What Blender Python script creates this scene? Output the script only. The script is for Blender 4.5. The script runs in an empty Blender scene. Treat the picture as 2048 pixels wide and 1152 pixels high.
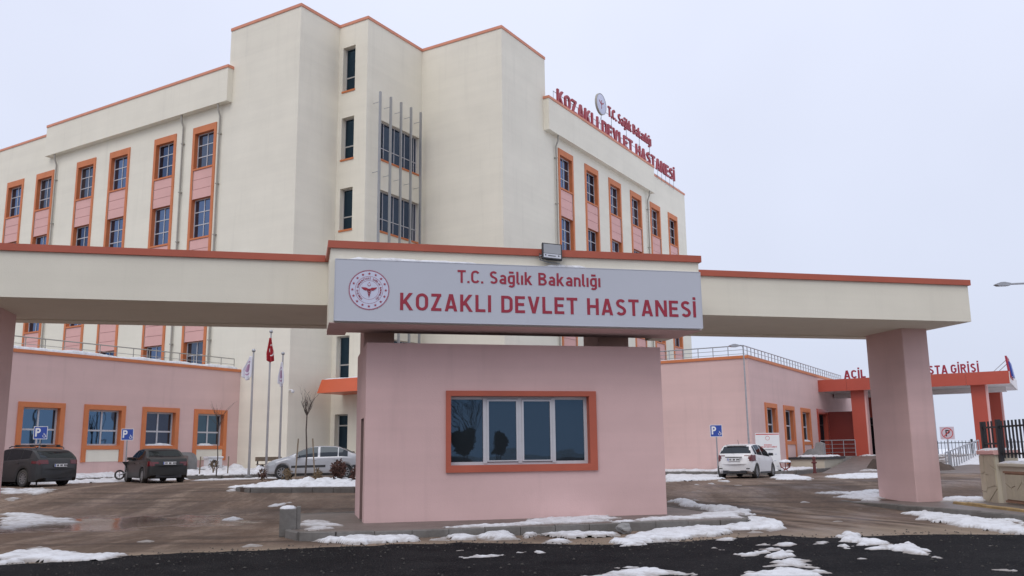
import bpy, bmesh, math, random
from mathutils import Matrix, Vector, noise
from math import sin, cos, pi, radians, sqrt, exp

random.seed(7)
SC = bpy.context.scene
COL = SC.collection

# ------------------------------------------------------------------ camera
PITCH, ROLL, EYE = 0.183363, -0.012237, 1.6
cam = bpy.data.cameras.new('camera')
cam.sensor_width = 36.0
cam.lens = 1789.15 / 2048 * 36.0
cam.clip_start, cam.clip_end = 0.1, 5000
cam_ob = bpy.data.objects.new('camera', cam)
COL.objects.link(cam_ob)
_r, _u, _f = Vector((1, 0, 0)), Vector((0, -sin(PITCH), cos(PITCH))), Vector((0, cos(PITCH), sin(PITCH)))
_r2, _u2 = cos(ROLL) * _r + sin(ROLL) * _u, -sin(ROLL) * _r + cos(ROLL) * _u
cam_ob.matrix_world = Matrix(((_r2.x, _u2.x, -_f.x, 0), (_r2.y, _u2.y, -_f.y, 0), (_r2.z, _u2.z, -_f.z, EYE), (0, 0, 0, 1)))
SC.camera = cam_ob

# ------------------------------------------------------------------ sky, sun, exposure
SUN_AZ, SUN_EL = radians(205), radians(48)     # bright part of the cloud: behind the camera, left
world = bpy.data.worlds.new('World')
SC.world = world
world.use_nodes = True
nt = world.node_tree
for n in list(nt.nodes):
    nt.nodes.remove(n)
out = nt.nodes.new('ShaderNodeOutputWorld')
bg = nt.nodes.new('ShaderNodeBackground')
bg.inputs['Strength'].default_value = 0.10
sky = nt.nodes.new('ShaderNodeTexSky')
sky.sky_type = 'NISHITA'
sky.sun_disc = False
sky.sun_elevation = SUN_EL
sky.sun_rotation = SUN_AZ
sky.dust_density = 6.0
sky.air_density = 1.0
geo = nt.nodes.new('ShaderNodeTexCoord')
sep = nt.nodes.new('ShaderNodeSeparateXYZ')
nt.links.new(geo.outputs['Generated'], sep.inputs[0])
ramp = nt.nodes.new('ShaderNodeValToRGB')       # overcast layer, brighter overhead
ramp.color_ramp.elements[0].position = 0.0
ramp.color_ramp.elements[0].color = (0.665, 0.72, 0.87, 1)
ramp.color_ramp.elements[1].position = 1.0
ramp.color_ramp.elements[1].color = (0.98, 1.0, 1.10, 1)
e2 = ramp.color_ramp.elements.new(0.45)
e2.color = (0.765, 0.81, 0.97, 1)
nt.links.new(sep.outputs['Z'], ramp.inputs[0])
cn = nt.nodes.new('ShaderNodeTexNoise')
cn.inputs['Scale'].default_value = 1.7
cn.inputs['Detail'].default_value = 4
cm = nt.nodes.new('ShaderNodeMapRange')
cm.inputs['From Min'].default_value = 0.3
cm.inputs['From Max'].default_value = 0.7
cm.inputs['To Min'].default_value = 8.2
cm.inputs['To Max'].default_value = 9.4
nt.links.new(geo.outputs['Generated'], cn.inputs['Vector'])
nt.links.new(cn.outputs['Fac'], cm.inputs['Value'])
vm = nt.nodes.new('ShaderNodeVectorMath')
vm.operation = 'SCALE'
nt.links.new(ramp.outputs['Color'], vm.inputs[0])
nt.links.new(cm.outputs[0], vm.inputs['Scale'])
mx = nt.nodes.new('ShaderNodeMix')
mx.data_type = 'RGBA'
mx.inputs['Factor'].default_value = 0.94
nt.links.new(sky.outputs[0], mx.inputs['A'])
nt.links.new(vm.outputs[0], mx.inputs['B'])
nt.links.new(mx.outputs['Result'], bg.inputs['Color'])
nt.links.new(bg.outputs[0], out.inputs['Surface'])

sl = bpy.data.lights.new('sun', 'SUN')
sl.energy = 0.7
sl.angle = radians(40)
sl.color = (1.0, 0.965, 0.92)
sun = bpy.data.objects.new('sun', sl)
COL.objects.link(sun)
_sd = Vector((sin(SUN_AZ) * cos(SUN_EL), cos(SUN_AZ) * cos(SUN_EL), sin(SUN_EL)))
sun.rotation_euler = _sd.to_track_quat('Z', 'Y').to_euler()

vs = SC.view_settings
vs.view_transform = 'Standard'
vs.look = 'None'
vs.exposure = 0.25
vs.gamma = 1.0
vs.use_curve_mapping = False

# ------------------------------------------------------------------ materials
MATS = {}


def nodes(name):
    m = bpy.data.materials.new(name)
    m.use_nodes = True
    t = m.node_tree
    return m, t, t.nodes['Principled BSDF']


def mat(name, base, rough=0.7, var=0.12, scale=3.0, bump=0.0, bscale=60.0, metal=0.0, spec=0.5, coat=0.0, dirt=0.0, dirtcol=(0.09, 0.075, 0.06)):
    """plain surface whose colour drifts with two octaves of noise, with fine relief"""
    m, t, b = nodes(name)
    N, Lk = t.nodes, t.links
    tc = N.new('ShaderNodeTexCoord')
    gp = N.new('ShaderNodeNewGeometry')
    n1 = N.new('ShaderNodeTexNoise')
    n1.inputs['Scale'].default_value = scale
    n1.inputs['Detail'].default_value = 6
    n1.inputs['Roughness'].default_value = 0.62
    Lk.new(gp.outputs['Position'], n1.inputs['Vector'])
    mr = N.new('ShaderNodeMapRange')
    mr.inputs['From Min'].default_value = 0.25
    mr.inputs['From Max'].default_value = 0.75
    mr.inputs['To Min'].default_value = 1 - var
    mr.inputs['To Max'].default_value = 1 + var
    Lk.new(n1.outputs['Fac'], mr.inputs['Value'])
    sc = N.new('ShaderNodeVectorMath')
    sc.operation = 'SCALE'
    sc.inputs[0].default_value = base
    Lk.new(mr.outputs[0], sc.inputs['Scale'])
    last = sc.outputs[0]
    if dirt > 0:
        n2 = N.new('ShaderNodeTexNoise')
        n2.inputs['Scale'].default_value = 1.6
        n2.inputs['Detail'].default_value = 8
        Lk.new(gp.outputs['Position'], n2.inputs['Vector'])
        r2 = N.new('ShaderNodeMapRange')
        r2.inputs['From Min'].default_value = 0.42
        r2.inputs['From Max'].default_value = 0.75
        r2.inputs['To Max'].default_value = dirt
        Lk.new(n2.outputs['Fac'], r2.inputs['Value'])
        mx_ = N.new('ShaderNodeMix')
        mx_.data_type = 'RGBA'
        mx_.inputs['B'].default_value = (*dirtcol, 1)
        Lk.new(r2.outputs[0], mx_.inputs['Factor'])
        Lk.new(last, mx_.inputs['A'])
        last = mx_.outputs['Result']
    Lk.new(last, b.inputs['Base Color'])
    b.inputs['Roughness'].default_value = rough
    b.inputs['Metallic'].default_value = metal
    b.inputs['Specular IOR Level'].default_value = spec
    if coat:
        b.inputs['Coat Weight'].default_value = coat
        b.inputs['Coat Roughness'].default_value = 0.12
    if bump:
        n3 = N.new('ShaderNodeTexNoise')
        n3.inputs['Scale'].default_value = bscale
        n3.inputs['Detail'].default_value = 4
        Lk.new(gp.outputs['Position'], n3.inputs['Vector'])
        bp_ = N.new('ShaderNodeBump')
        bp_.inputs['Strength'].default_value = bump
        bp_.inputs['Distance'].default_value = 0.02
        Lk.new(n3.outputs['Fac'], bp_.inputs['Height'])
        Lk.new(bp_.outputs[0], b.inputs['Normal'])
    MATS[name] = m
    return m


def plaster(name, base, streak=0.10, var=0.045):
    """render on a wall: blotchy, faint horizontal coat lines, thin rain streaks"""
    m, t, b = nodes(name)
    N, Lk = t.nodes, t.links
    gp = N.new('ShaderNodeNewGeometry')

    def nz(scale, vec, detail=5):
        mp = N.new('ShaderNodeMapping')
        mp.inputs['Scale'].default_value = vec
        Lk.new(gp.outputs['Position'], mp.inputs['Vector'])
        n = N.new('ShaderNodeTexNoise')
        n.inputs['Scale'].default_value = scale
        n.inputs['Detail'].default_value = detail
        n.inputs['Roughness'].default_value = 0.6
        Lk.new(mp.outputs[0], n.inputs['Vector'])
        return n.outputs['Fac']

    def rng(v, a, c, lo, hi):
        r = N.new('ShaderNodeMapRange')
        r.inputs['From Min'].default_value = a
        r.inputs['From Max'].default_value = c
        r.inputs['To Min'].default_value = lo
        r.inputs['To Max'].default_value = hi
        Lk.new(v, r.inputs['Value'])
        return r.outputs[0]

    def mul(a, c):
        k = N.new('ShaderNodeMath')
        k.operation = 'MULTIPLY'
        Lk.new(a, k.inputs[0])
        Lk.new(c, k.inputs[1])
        return k.outputs[0]
    blot = rng(nz(0.45, (1, 1, 1)), 0.3, 0.7, 1 - var, 1 + var)
    lay = rng(nz(1.1, (0.06, 0.06, 1.6), 3), 0.35, 0.65, 1 - var * 0.6, 1 + var * 0.6)
    stk = rng(nz(2.4, (1, 1, 0.07), 6), 0.55, 0.8, 1.0, 1 - streak)
    f = mul(mul(blot, lay), stk)
    sc = N.new('ShaderNodeVectorMath')
    sc.operation = 'SCALE'
    sc.inputs[0].default_value = base
    Lk.new(f, sc.inputs['Scale'])
    Lk.new(sc.outputs[0], b.inputs['Base Color'])
    b.inputs['Roughness'].default_value = 0.88
    b.inputs['Specular IOR Level'].default_value = 0.25
    bp_ = N.new('ShaderNodeBump')
    bp_.inputs['Strength'].default_value = 0.35
    bp_.inputs['Distance'].default_value = 0.012
    Lk.new(nz(38, (1, 1, 1), 5), bp_.inputs['Height'])
    Lk.new(bp_.outputs[0], b.inputs['Normal'])
    MATS[name] = m
    return m


def glass(name, dark, tint, fac, rough=0.02, wob=0.02):
    """tinted reflective pane: dark body with a coloured mirror coat, slightly uneven"""
    m = bpy.data.materials.new(name)
    m.use_nodes = True
    t = m.node_tree
    N, Lk = t.nodes, t.links
    N.remove(N['Principled BSDF'])
    d = N.new('ShaderNodeBsdfDiffuse')
    d.inputs['Color'].default_value = (*dark, 1)
    g = N.new('ShaderNodeBsdfGlossy')
    g.inputs['Color'].default_value = (*tint, 1)
    g.inputs['Roughness'].default_value = rough
    gp = N.new('ShaderNodeNewGeometry')
    n = N.new('ShaderNodeTexNoise')
    n.inputs['Scale'].default_value = 1.3
    n.inputs['Detail'].default_value = 1
    Lk.new(gp.outputs['Position'], n.inputs['Vector'])
    bp_ = N.new('ShaderNodeBump')
    bp_.inputs['Strength'].default_value = wob
    bp_.inputs['Distance'].default_value = 0.3
    Lk.new(n.outputs['Fac'], bp_.inputs['Height'])
    Lk.new(bp_.outputs[0], g.inputs['Normal'])
    mxs = N.new('ShaderNodeMixShader')
    fr = N.new('ShaderNodeFresnel')
    fr.inputs['IOR'].default_value = 1.5
    ad = N.new('ShaderNodeMath')
    ad.operation = 'ADD'
    ad.use_clamp = True
    ad.inputs[1].default_value = fac
    Lk.new(fr.outputs[0], ad.inputs[0])
    Lk.new(ad.outputs[0], mxs.inputs[0])
    Lk.new(d.outputs[0], mxs.inputs[1])
    Lk.new(g.outputs[0], mxs.inputs[2])
    Lk.new(mxs.outputs[0], N['Material Output'].inputs['Surface'])
    MATS[name] = m
    return m


CREAM = plaster('cream_render', (0.80, 0.765, 0.655), 0.07, 0.035)
CREAM_G = plaster('cream_gate_render', (0.76, 0.72, 0.61), 0.07)
PINK = plaster('pink_render', (0.68, 0.48, 0.45))
PINK_G = plaster('pink_guardhouse_render', (0.645, 0.445, 0.425), 0.10, 0.06)
PANELP = plaster('pink_spandrel', (0.72, 0.43, 0.40), 0.05)
ORANGE = mat('orange_paint', (0.60, 0.19, 0.07), 0.6, 0.10, 1.5, 0.15)
ORANGE_L = mat('salmon_coping', (0.66, 0.27, 0.17), 0.6, 0.08, 1.2, 0.1)
ORANGE_G = mat('gate_coping', (0.43, 0.098, 0.055), 0.55, 0.10, 1.2, 0.12)
PORCH = mat('porch_red_panel', (0.62, 0.115, 0.04), 0.4, 0.06, 0.8)
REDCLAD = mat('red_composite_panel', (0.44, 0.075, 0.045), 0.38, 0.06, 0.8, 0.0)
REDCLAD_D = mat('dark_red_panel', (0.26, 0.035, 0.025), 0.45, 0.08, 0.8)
WHITEP = mat('white_plastic', (0.72, 0.73, 0.75), 0.45, 0.05, 4)
GREYF = mat('grey_frame', (0.42, 0.41, 0.39), 0.5, 0.08, 4)
JOINTP = mat('spandrel_joint', (0.44, 0.26, 0.245), 0.8, 0.1, 3)
PVC = mat('pvc_window_frame', (0.52, 0.52, 0.545), 0.4, 0.05, 5)
SOFFIT = plaster('white_soffit', (0.72, 0.68, 0.66), 0.05)
ALU = mat('aluminium_fin', (0.36, 0.37, 0.39), 0.45, 0.08, 3, metal=0.6)
STEEL = mat('galvanised_steel', (0.40, 0.41, 0.43), 0.45, 0.15, 8, metal=0.7)
PIPE = mat('drain_pipe', (0.36, 0.34, 0.30), 0.55, 0.12, 5)
BLACKM = mat('black_metal', (0.022, 0.023, 0.027), 0.5, 0.15, 6)
DARKPL = mat('dark_plastic', (0.03, 0.03, 0.032), 0.55, 0.1, 6)
RUBBER = mat('rubber', (0.025, 0.025, 0.026), 0.85, 0.15, 12, dirt=0.6)
SIGNP = mat('sign_panel', (0.52, 0.54, 0.60), 0.42, 0.03, 0.6)
SIGNE = mat('sign_emblem_ground', (0.60, 0.62, 0.76), 0.45, 0.02, 1)
MAROON = mat('maroon_letter', (0.33, 0.020, 0.045), 0.5, 0.06, 4)
MAROON_R = mat('roof_letter', (0.36, 0.045, 0.065), 0.45, 0.08, 4)
BLUE = mat('blue_sign_face', (0.03, 0.075, 0.36), 0.4, 0.05, 4)
WHITE = mat('white_paint', (0.80, 0.80, 0.80), 0.5, 0.03, 4)
REDP = mat('red_paint', (0.55, 0.03, 0.03), 0.45, 0.06, 4)
CONC = mat('concrete_kerb', (0.16, 0.15, 0.14), 0.85, 0.22, 7, 0.5, 45, dirt=0.55)
CONC2 = mat('grey_concrete', (0.26, 0.255, 0.25), 0.85, 0.2, 4, 0.4, 40)
PAVE = mat('wet_paving', (0.165, 0.135, 0.12), 0.5, 0.25, 2.5, 0.4, 30, dirt=0.4)
YELLOWK = mat('yellow_kerb', (0.42, 0.29, 0.13), 0.7, 0.2, 5, 0.3, dirt=0.5)
STONE = mat('cream_cladding_stone', (0.50, 0.44, 0.33), 0.8, 0.12, 3, 0.5, 30)
JOINT = mat('cladding_joint', (0.30, 0.17, 0.11), 0.9, 0.15, 6)
CREAMW = plaster('cream_low_wall', (0.58, 0.53, 0.43), 0.08)
BARK = mat('bark', (0.085, 0.065, 0.055), 0.9, 0.25, 20, 0.6, 60)
TWIG = mat('dry_stem', (0.16, 0.11, 0.06), 0.9, 0.3, 20)
WOODST = mat('weathered_stake', (0.22, 0.17, 0.12), 0.85, 0.25, 14)
LEAFR = mat('withered_leaf', (0.075, 0.030, 0.022), 0.8, 0.4, 12)
LEAFG = mat('evergreen_leaf', (0.06, 0.08, 0.045), 0.75, 0.4, 9)
EARTH = mat('bare_earth', (0.075, 0.055, 0.045), 0.95, 0.35, 1.2, 0.6, 8)
GL_BLUE = glass('blue_tinted_pane', (0.014, 0.020, 0.036), (0.25, 0.35, 0.55), 0.42)
GL_BLUE2 = glass('blue_pane_dim', (0.014, 0.016, 0.026), (0.14, 0.20, 0.33), 0.40)
GL_BLUE3 = glass('blue_pane_grey', (0.05, 0.05, 0.06), (0.20, 0.26, 0.36), 0.36)
GL_DEEP = glass('deep_teal_pane', (0.006, 0.011, 0.016), (0.10, 0.17, 0.25), 0.30)
GL_GUARD = glass('guardhouse_pane', (0.045, 0.055, 0.066), (0.052, 0.092, 0.136), 0.58, 0.012, 0.012)
GL_LOW = glass('ground_floor_pane', (0.010, 0.015, 0.025), (0.17, 0.29, 0.44), 0.42)
GL_CAR = glass('car_glass', (0.012, 0.014, 0.016), (0.30, 0.34, 0.38), 0.10)
LAMPW = mat('headlamp_glass', (0.42, 0.44, 0.46), 0.12, 0.05, 6, spec=0.8)
LAMPR = mat('tail_lamp_red', (0.11, 0.008, 0.012), 0.15, 0.1, 6, spec=0.7)
P_GREY = mat('grey_car_paint', (0.020, 0.021, 0.023), 0.5, 0.10, 3, coat=0.12, dirt=0.35, dirtcol=(0.055, 0.05, 0.045))
P_BLACK = mat('dark_green_black_car_paint', (0.012, 0.013, 0.013), 0.5, 0.12, 3, coat=0.12, dirt=0.35, dirtcol=(0.04, 0.036, 0.032))
P_WHITE = mat('white_car_paint', (0.72, 0.71, 0.71), 0.35, 0.04, 3, coat=0.5, dirt=0.12, dirtcol=(0.3, 0.26, 0.22))
P_SILVER = mat('silver_car_paint', (0.45, 0.46, 0.485), 0.33, 0.05, 3, metal=0.35, coat=0.5, dirt=0.2, dirtcol=(0.16, 0.14, 0.13))
ALLOY = mat('alloy_rim', (0.30, 0.30, 0.31), 0.4, 0.1, 6, metal=0.5, dirt=0.5)


def snow_mat():
    m, t, b = nodes('snow')
    N, Lk = t.nodes, t.links
    gp = N.new('ShaderNodeNewGeometry')
    at = N.new('ShaderNodeAttribute')
    at.attribute_name = 'slush'
    n = N.new('ShaderNodeTexNoise')
    n.inputs['Scale'].default_value = 3.5
    n.inputs['Detail'].default_value = 8
    n.inputs['Roughness'].default_value = 0.7
    Lk.new(gp.outputs['Position'], n.inputs['Vector'])
    r = N.new('ShaderNodeMapRange')
    r.inputs['From Min'].default_value = 0.46
    r.inputs['From Max'].default_value = 0.78
    r.inputs['To Max'].default_value = 0.6
    Lk.new(n.outputs['Fac'], r.inputs['Value'])
    ad = N.new('ShaderNodeMath')
    ad.operation = 'ADD'
    ad.use_clamp = True
    Lk.new(r.outputs[0], ad.inputs[0])
    Lk.new(at.outputs['Fac'], ad.inputs[1])
    mx_ = N.new('ShaderNodeMix')
    mx_.data_type = 'RGBA'
    mx_.inputs['A'].default_value = (0.74, 0.755, 0.79, 1)
    mx_.inputs['B'].default_value = (0.30, 0.27, 0.25, 1)
    Lk.new(ad.outputs[0], mx_.inputs['Factor'])
    Lk.new(mx_.outputs['Result'], b.inputs['Base Color'])
    b.inputs['Roughness'].default_value = 0.6
    b.inputs['Specular IOR Level'].default_value = 0.3
    b.inputs['Subsurface Weight'].default_value = 0.0
    n2 = N.new('ShaderNodeTexNoise')
    n2.inputs['Scale'].default_value = 22
    n2.inputs['Detail'].default_value = 6
    Lk.new(gp.outputs['Position'], n2.inputs['Vector'])
    bp_ = N.new('ShaderNodeBump')
    bp_.inputs['Strength'].default_value = 0.7
    bp_.inputs['Distance'].default_value = 0.03
    Lk.new(n2.outputs['Fac'], bp_.inputs['Height'])
    Lk.new(bp_.outputs[0], b.inputs['Normal'])
    return m


SNOWM = snow_mat()


def ground_mat():
    """wet mud over old asphalt in the yard, lying snow on the fields beyond it"""
    m, t, b = nodes('muddy_yard')
    N, Lk = t.nodes, t.links
    gp = N.new('ShaderNodeNewGeometry')
    sp = N.new('ShaderNodeSeparateXYZ')
    Lk.new(gp.outputs['Position'], sp.inputs[0])

    def nz(scale, vec, detail=6, rot=0.0, rough=0.62):
        mp = N.new('ShaderNodeMapping')
        mp.inputs['Scale'].default_value = vec
        mp.inputs['Rotation'].default_value = (0, 0, rot)
        Lk.new(gp.outputs['Position'], mp.inputs['Vector'])
        n = N.new('ShaderNodeTexNoise')
        n.inputs['Scale'].default_value = scale
        n.inputs['Detail'].default_value = detail
        n.inputs['Roughness'].default_value = rough
        Lk.new(mp.outputs[0], n.inputs['Vector'])
        return n.outputs['Fac']

    def rng(v, a, c, lo, hi):
        r = N.new('ShaderNodeMapRange')
        r.interpolation_type = 'SMOOTHSTEP'
        r.inputs['From Min'].default_value = a
        r.inputs['From Max'].default_value = c
        r.inputs['To Min'].default_value = lo
        r.inputs['To Max'].default_value = hi
        Lk.new(v, r.inputs['Value'])
        return r.outputs[0]

    def op(o, a, c):
        k = N.new('ShaderNodeMath')
        k.operation = o
        for i, v in enumerate((a, c)):
            if isinstance(v, (int, float)):
                k.inputs[i].default_value = v
            else:
                Lk.new(v, k.inputs[i])
        return k.outputs[0]

    def mixc(f, a, c):
        x = N.new('ShaderNodeMix')
        x.data_type = 'RGBA'
        Lk.new(f, x.inputs['Factor'])
        for k, v in (('A', a), ('B', c)):
            if isinstance(v, tuple):
                x.inputs[k].default_value = (*v, 1)
            else:
                Lk.new(v, x.inputs[k])
        return x.outputs['Result']
    big = nz(0.22, (1, 1, 1), 6)
    tracks = nz(0.9, (1.0, 0.16, 1), 6, 0.25)
    tracks2 = nz(1.3, (0.12, 1.0, 1), 6, 0.15)
    fine = nz(7.0, (1, 1, 1), 9, 0, 0.8)
    c = mixc(rng(big, 0.35, 0.65, 0, 1), (0.215, 0.150, 0.112), (0.125, 0.088, 0.068))
    c = mixc(rng(tracks, 0.48, 0.62, 0, 0.8), c, (0.29, 0.215, 0.165))
    c = mixc(rng(tracks2, 0.52, 0.64, 0, 0.75), c, (0.075, 0.055, 0.045))
    c = mixc(rng(fine, 0.42, 0.66, 0, 0.7), c, (0.075, 0.056, 0.045))
    # wheel ruts sweeping through the right-hand lane
    dx, dy = op('ADD', sp.outputs['X'], 9.0), op('SUBTRACT', sp.outputs['Y'], 15.5)
    rad = op('SQRT', op('ADD', op('MULTIPLY', dx, dx), op('MULTIPLY', dy, dy)), 0)
    ang = op('ARCTAN2', dy, dx)
    cv = N.new('ShaderNodeCombineXYZ')
    Lk.new(op('MULTIPLY', rad, 2.6), cv.inputs[0])
    Lk.new(op('MULTIPLY', ang, 2.2), cv.inputs[1])
    rn = N.new('ShaderNodeTexNoise')
    rn.inputs['Scale'].default_value = 1.0
    rn.inputs['Detail'].default_value = 5
    Lk.new(cv.outputs[0], rn.inputs['Vector'])
    lane = op('MULTIPLY', rng(rad, 13.0, 14.5, 0, 1), rng(rad, 20.5, 18.5, 0, 1))
    lane = op('MULTIPLY', lane, rng(sp.outputs['X'], -1.0, 2.5, 0, 1))
    c = mixc(op('MULTIPLY', lane, rng(rn.outputs['Fac'], 0.50, 0.60, 0, 0.8)), c, (0.07, 0.052, 0.042))
    c = mixc(op('MULTIPLY', lane, rng(rn.outputs['Fac'], 0.47, 0.38, 0, 0.6)), c, (0.27, 0.21, 0.165))
    dust = op('ADD', op('SUBTRACT', sp.outputs['Y'], op('MULTIPLY', sp.outputs['X'], 0.2)), op('MULTIPLY', nz(0.45, (1, 1, 1), 6), 3.0))
    c = mixc(rng(dust, 20.2, 18.2, 0, 0.7), c, (0.30, 0.235, 0.175))
    # fields beyond the yard carry snow
    edge = op('ADD', sp.outputs['Y'], op('MULTIPLY', nz(0.08, (1, 1, 1), 5), 10.0))
    far = rng(edge, 62.0, 66.0, 0, 1)
    ex = op('ADD', sp.outputs['X'], op('MULTIPLY', nz(0.3, (1, 1, 1), 5), 3.0))
    right = op('MULTIPLY', rng(ex, 23.0, 24.5, 0, 1), rng(sp.outputs['Y'], 20, 22, 0, 1))
    back = op('MULTIPLY', rng(edge, -8.0, -14.0, 0, 1), rng(nz(0.25, (1, 1, 1), 5), 0.5, 0.56, 0.0, 0.8))
    fld = op('MAXIMUM', op('MAXIMUM', far, right), back)
    c = mixc(fld, c, (0.80, 0.83, 0.89))
    Lk.new(c, b.inputs['Base Color'])
    # standing water: puddled hollow left, damp sheen elsewhere
    px = op('POWER', op('DIVIDE', op('ADD', sp.outputs['X'], 10.5), 3.6), 2.0)
    py = op('POWER', op('DIVIDE', op('SUBTRACT', sp.outputs['Y'], 23.3), 2.6), 2.0)
    pud = op('ADD', op('ADD', px, py), op('MULTIPLY', op('SUBTRACT', nz(0.8, (1, 1, 1), 6), 0.5), 3.4))
    wet = rng(pud, 0.45, 1.25, 1, 0)
    damp = rng(nz(0.5, (1, 0.5, 1), 7), 0.42, 0.66, 0.85, 0.42)
    ro = op('ADD', op('MULTIPLY', damp, op('SUBTRACT', 1.0, wet)), op('MULTIPLY', wet, 0.09))
    ro = op('MAXIMUM', ro, op('MULTIPLY', fld, 0.7))
    Lk.new(ro, b.inputs['Roughness'])
    Lk.new(op('ADD', op('MULTIPLY', wet, 0.4), 0.16), b.inputs['Specular IOR Level'])
    bp_ = N.new('ShaderNodeBump')
    bp_.inputs['Distance'].default_value = 0.035
    Lk.new(op('SUBTRACT', 1.0, op('MULTIPLY', wet, 0.95)), bp_.inputs['Strength'])
    Lk.new(op('ADD', op('MULTIPLY', fine, 0.6), tracks), bp_.inputs['Height'])
    Lk.new(bp_.outputs[0], b.inputs['Normal'])
    return m


GROUNDM = ground_mat()


def asphalt_mat():
    m, t, b = nodes('fresh_asphalt')
    N, Lk = t.nodes, t.links
    gp = N.new('ShaderNodeNewGeometry')
    v = N.new('ShaderNodeTexVoronoi')
    v.inputs['Scale'].default_value = 34
    Lk.new(gp.outputs['Position'], v.inputs['Vector'])
    n = N.new('ShaderNodeTexNoise')
    n.inputs['Scale'].default_value = 0.9
    n.inputs['Detail'].default_value = 8
    n.inputs['Roughness'].default_value = 0.7
    Lk.new(gp.outputs['Position'], n.inputs['Vector'])
    cr = N.new('ShaderNodeValToRGB')
    cr.color_ramp.elements[0].position = 0.35
    cr.color_ramp.elements[0].color = (0.0075, 0.0075, 0.0095, 1)
    cr.color_ramp.elements[1].position = 0.72
    cr.color_ramp.elements[1].color = (0.026, 0.025, 0.0265, 1)
    Lk.new(n.outputs['Fac'], cr.inputs[0])
    n5 = N.new('ShaderNodeTexNoise')
    n5.inputs['Scale'].default_value = 26
    n5.inputs['Detail'].default_value = 3
    Lk.new(gp.outputs['Position'], n5.inputs['Vector'])
    r5 = N.new('ShaderNodeMapRange')
    r5.inputs['From Min'].default_value = 0.60
    r5.inputs['From Max'].default_value = 0.72
    r5.inputs['To Max'].default_value = 0.55
    Lk.new(n5.outputs['Fac'], r5.inputs['Value'])
    m5 = N.new('ShaderNodeMix')
    m5.data_type = 'RGBA'
    m5.inputs['B'].default_value = (0.085, 0.08, 0.075, 1)
    Lk.new(r5.outputs[0], m5.inputs['Factor'])
    Lk.new(cr.outputs[0], m5.inputs['A'])
    Lk.new(m5.outputs['Result'], b.inputs['Base Color'])
    rr = N.new('ShaderNodeMapRange')
    rr.inputs['To Min'].default_value = 0.6
    rr.inputs['To Max'].default_value = 0.85
    Lk.new(n.outputs['Fac'], rr.inputs['Value'])
    Lk.new(rr.outputs[0], b.inputs['Roughness'])
    b.inputs['Specular IOR Level'].default_value = 0.04
    bp_ = N.new('ShaderNodeBump')
    bp_.inputs['Strength'].default_value = 1.0
    bp_.inputs['Distance'].default_value = 0.025
    Lk.new(v.outputs['Distance'], bp_.inputs['Height'])
    Lk.new(bp_.outputs[0], b.inputs['Normal'])
    return m


ASPHALT = asphalt_mat()

# ------------------------------------------------------------------ helpers
I4 = Matrix.Identity(4)
WM = {}


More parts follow.
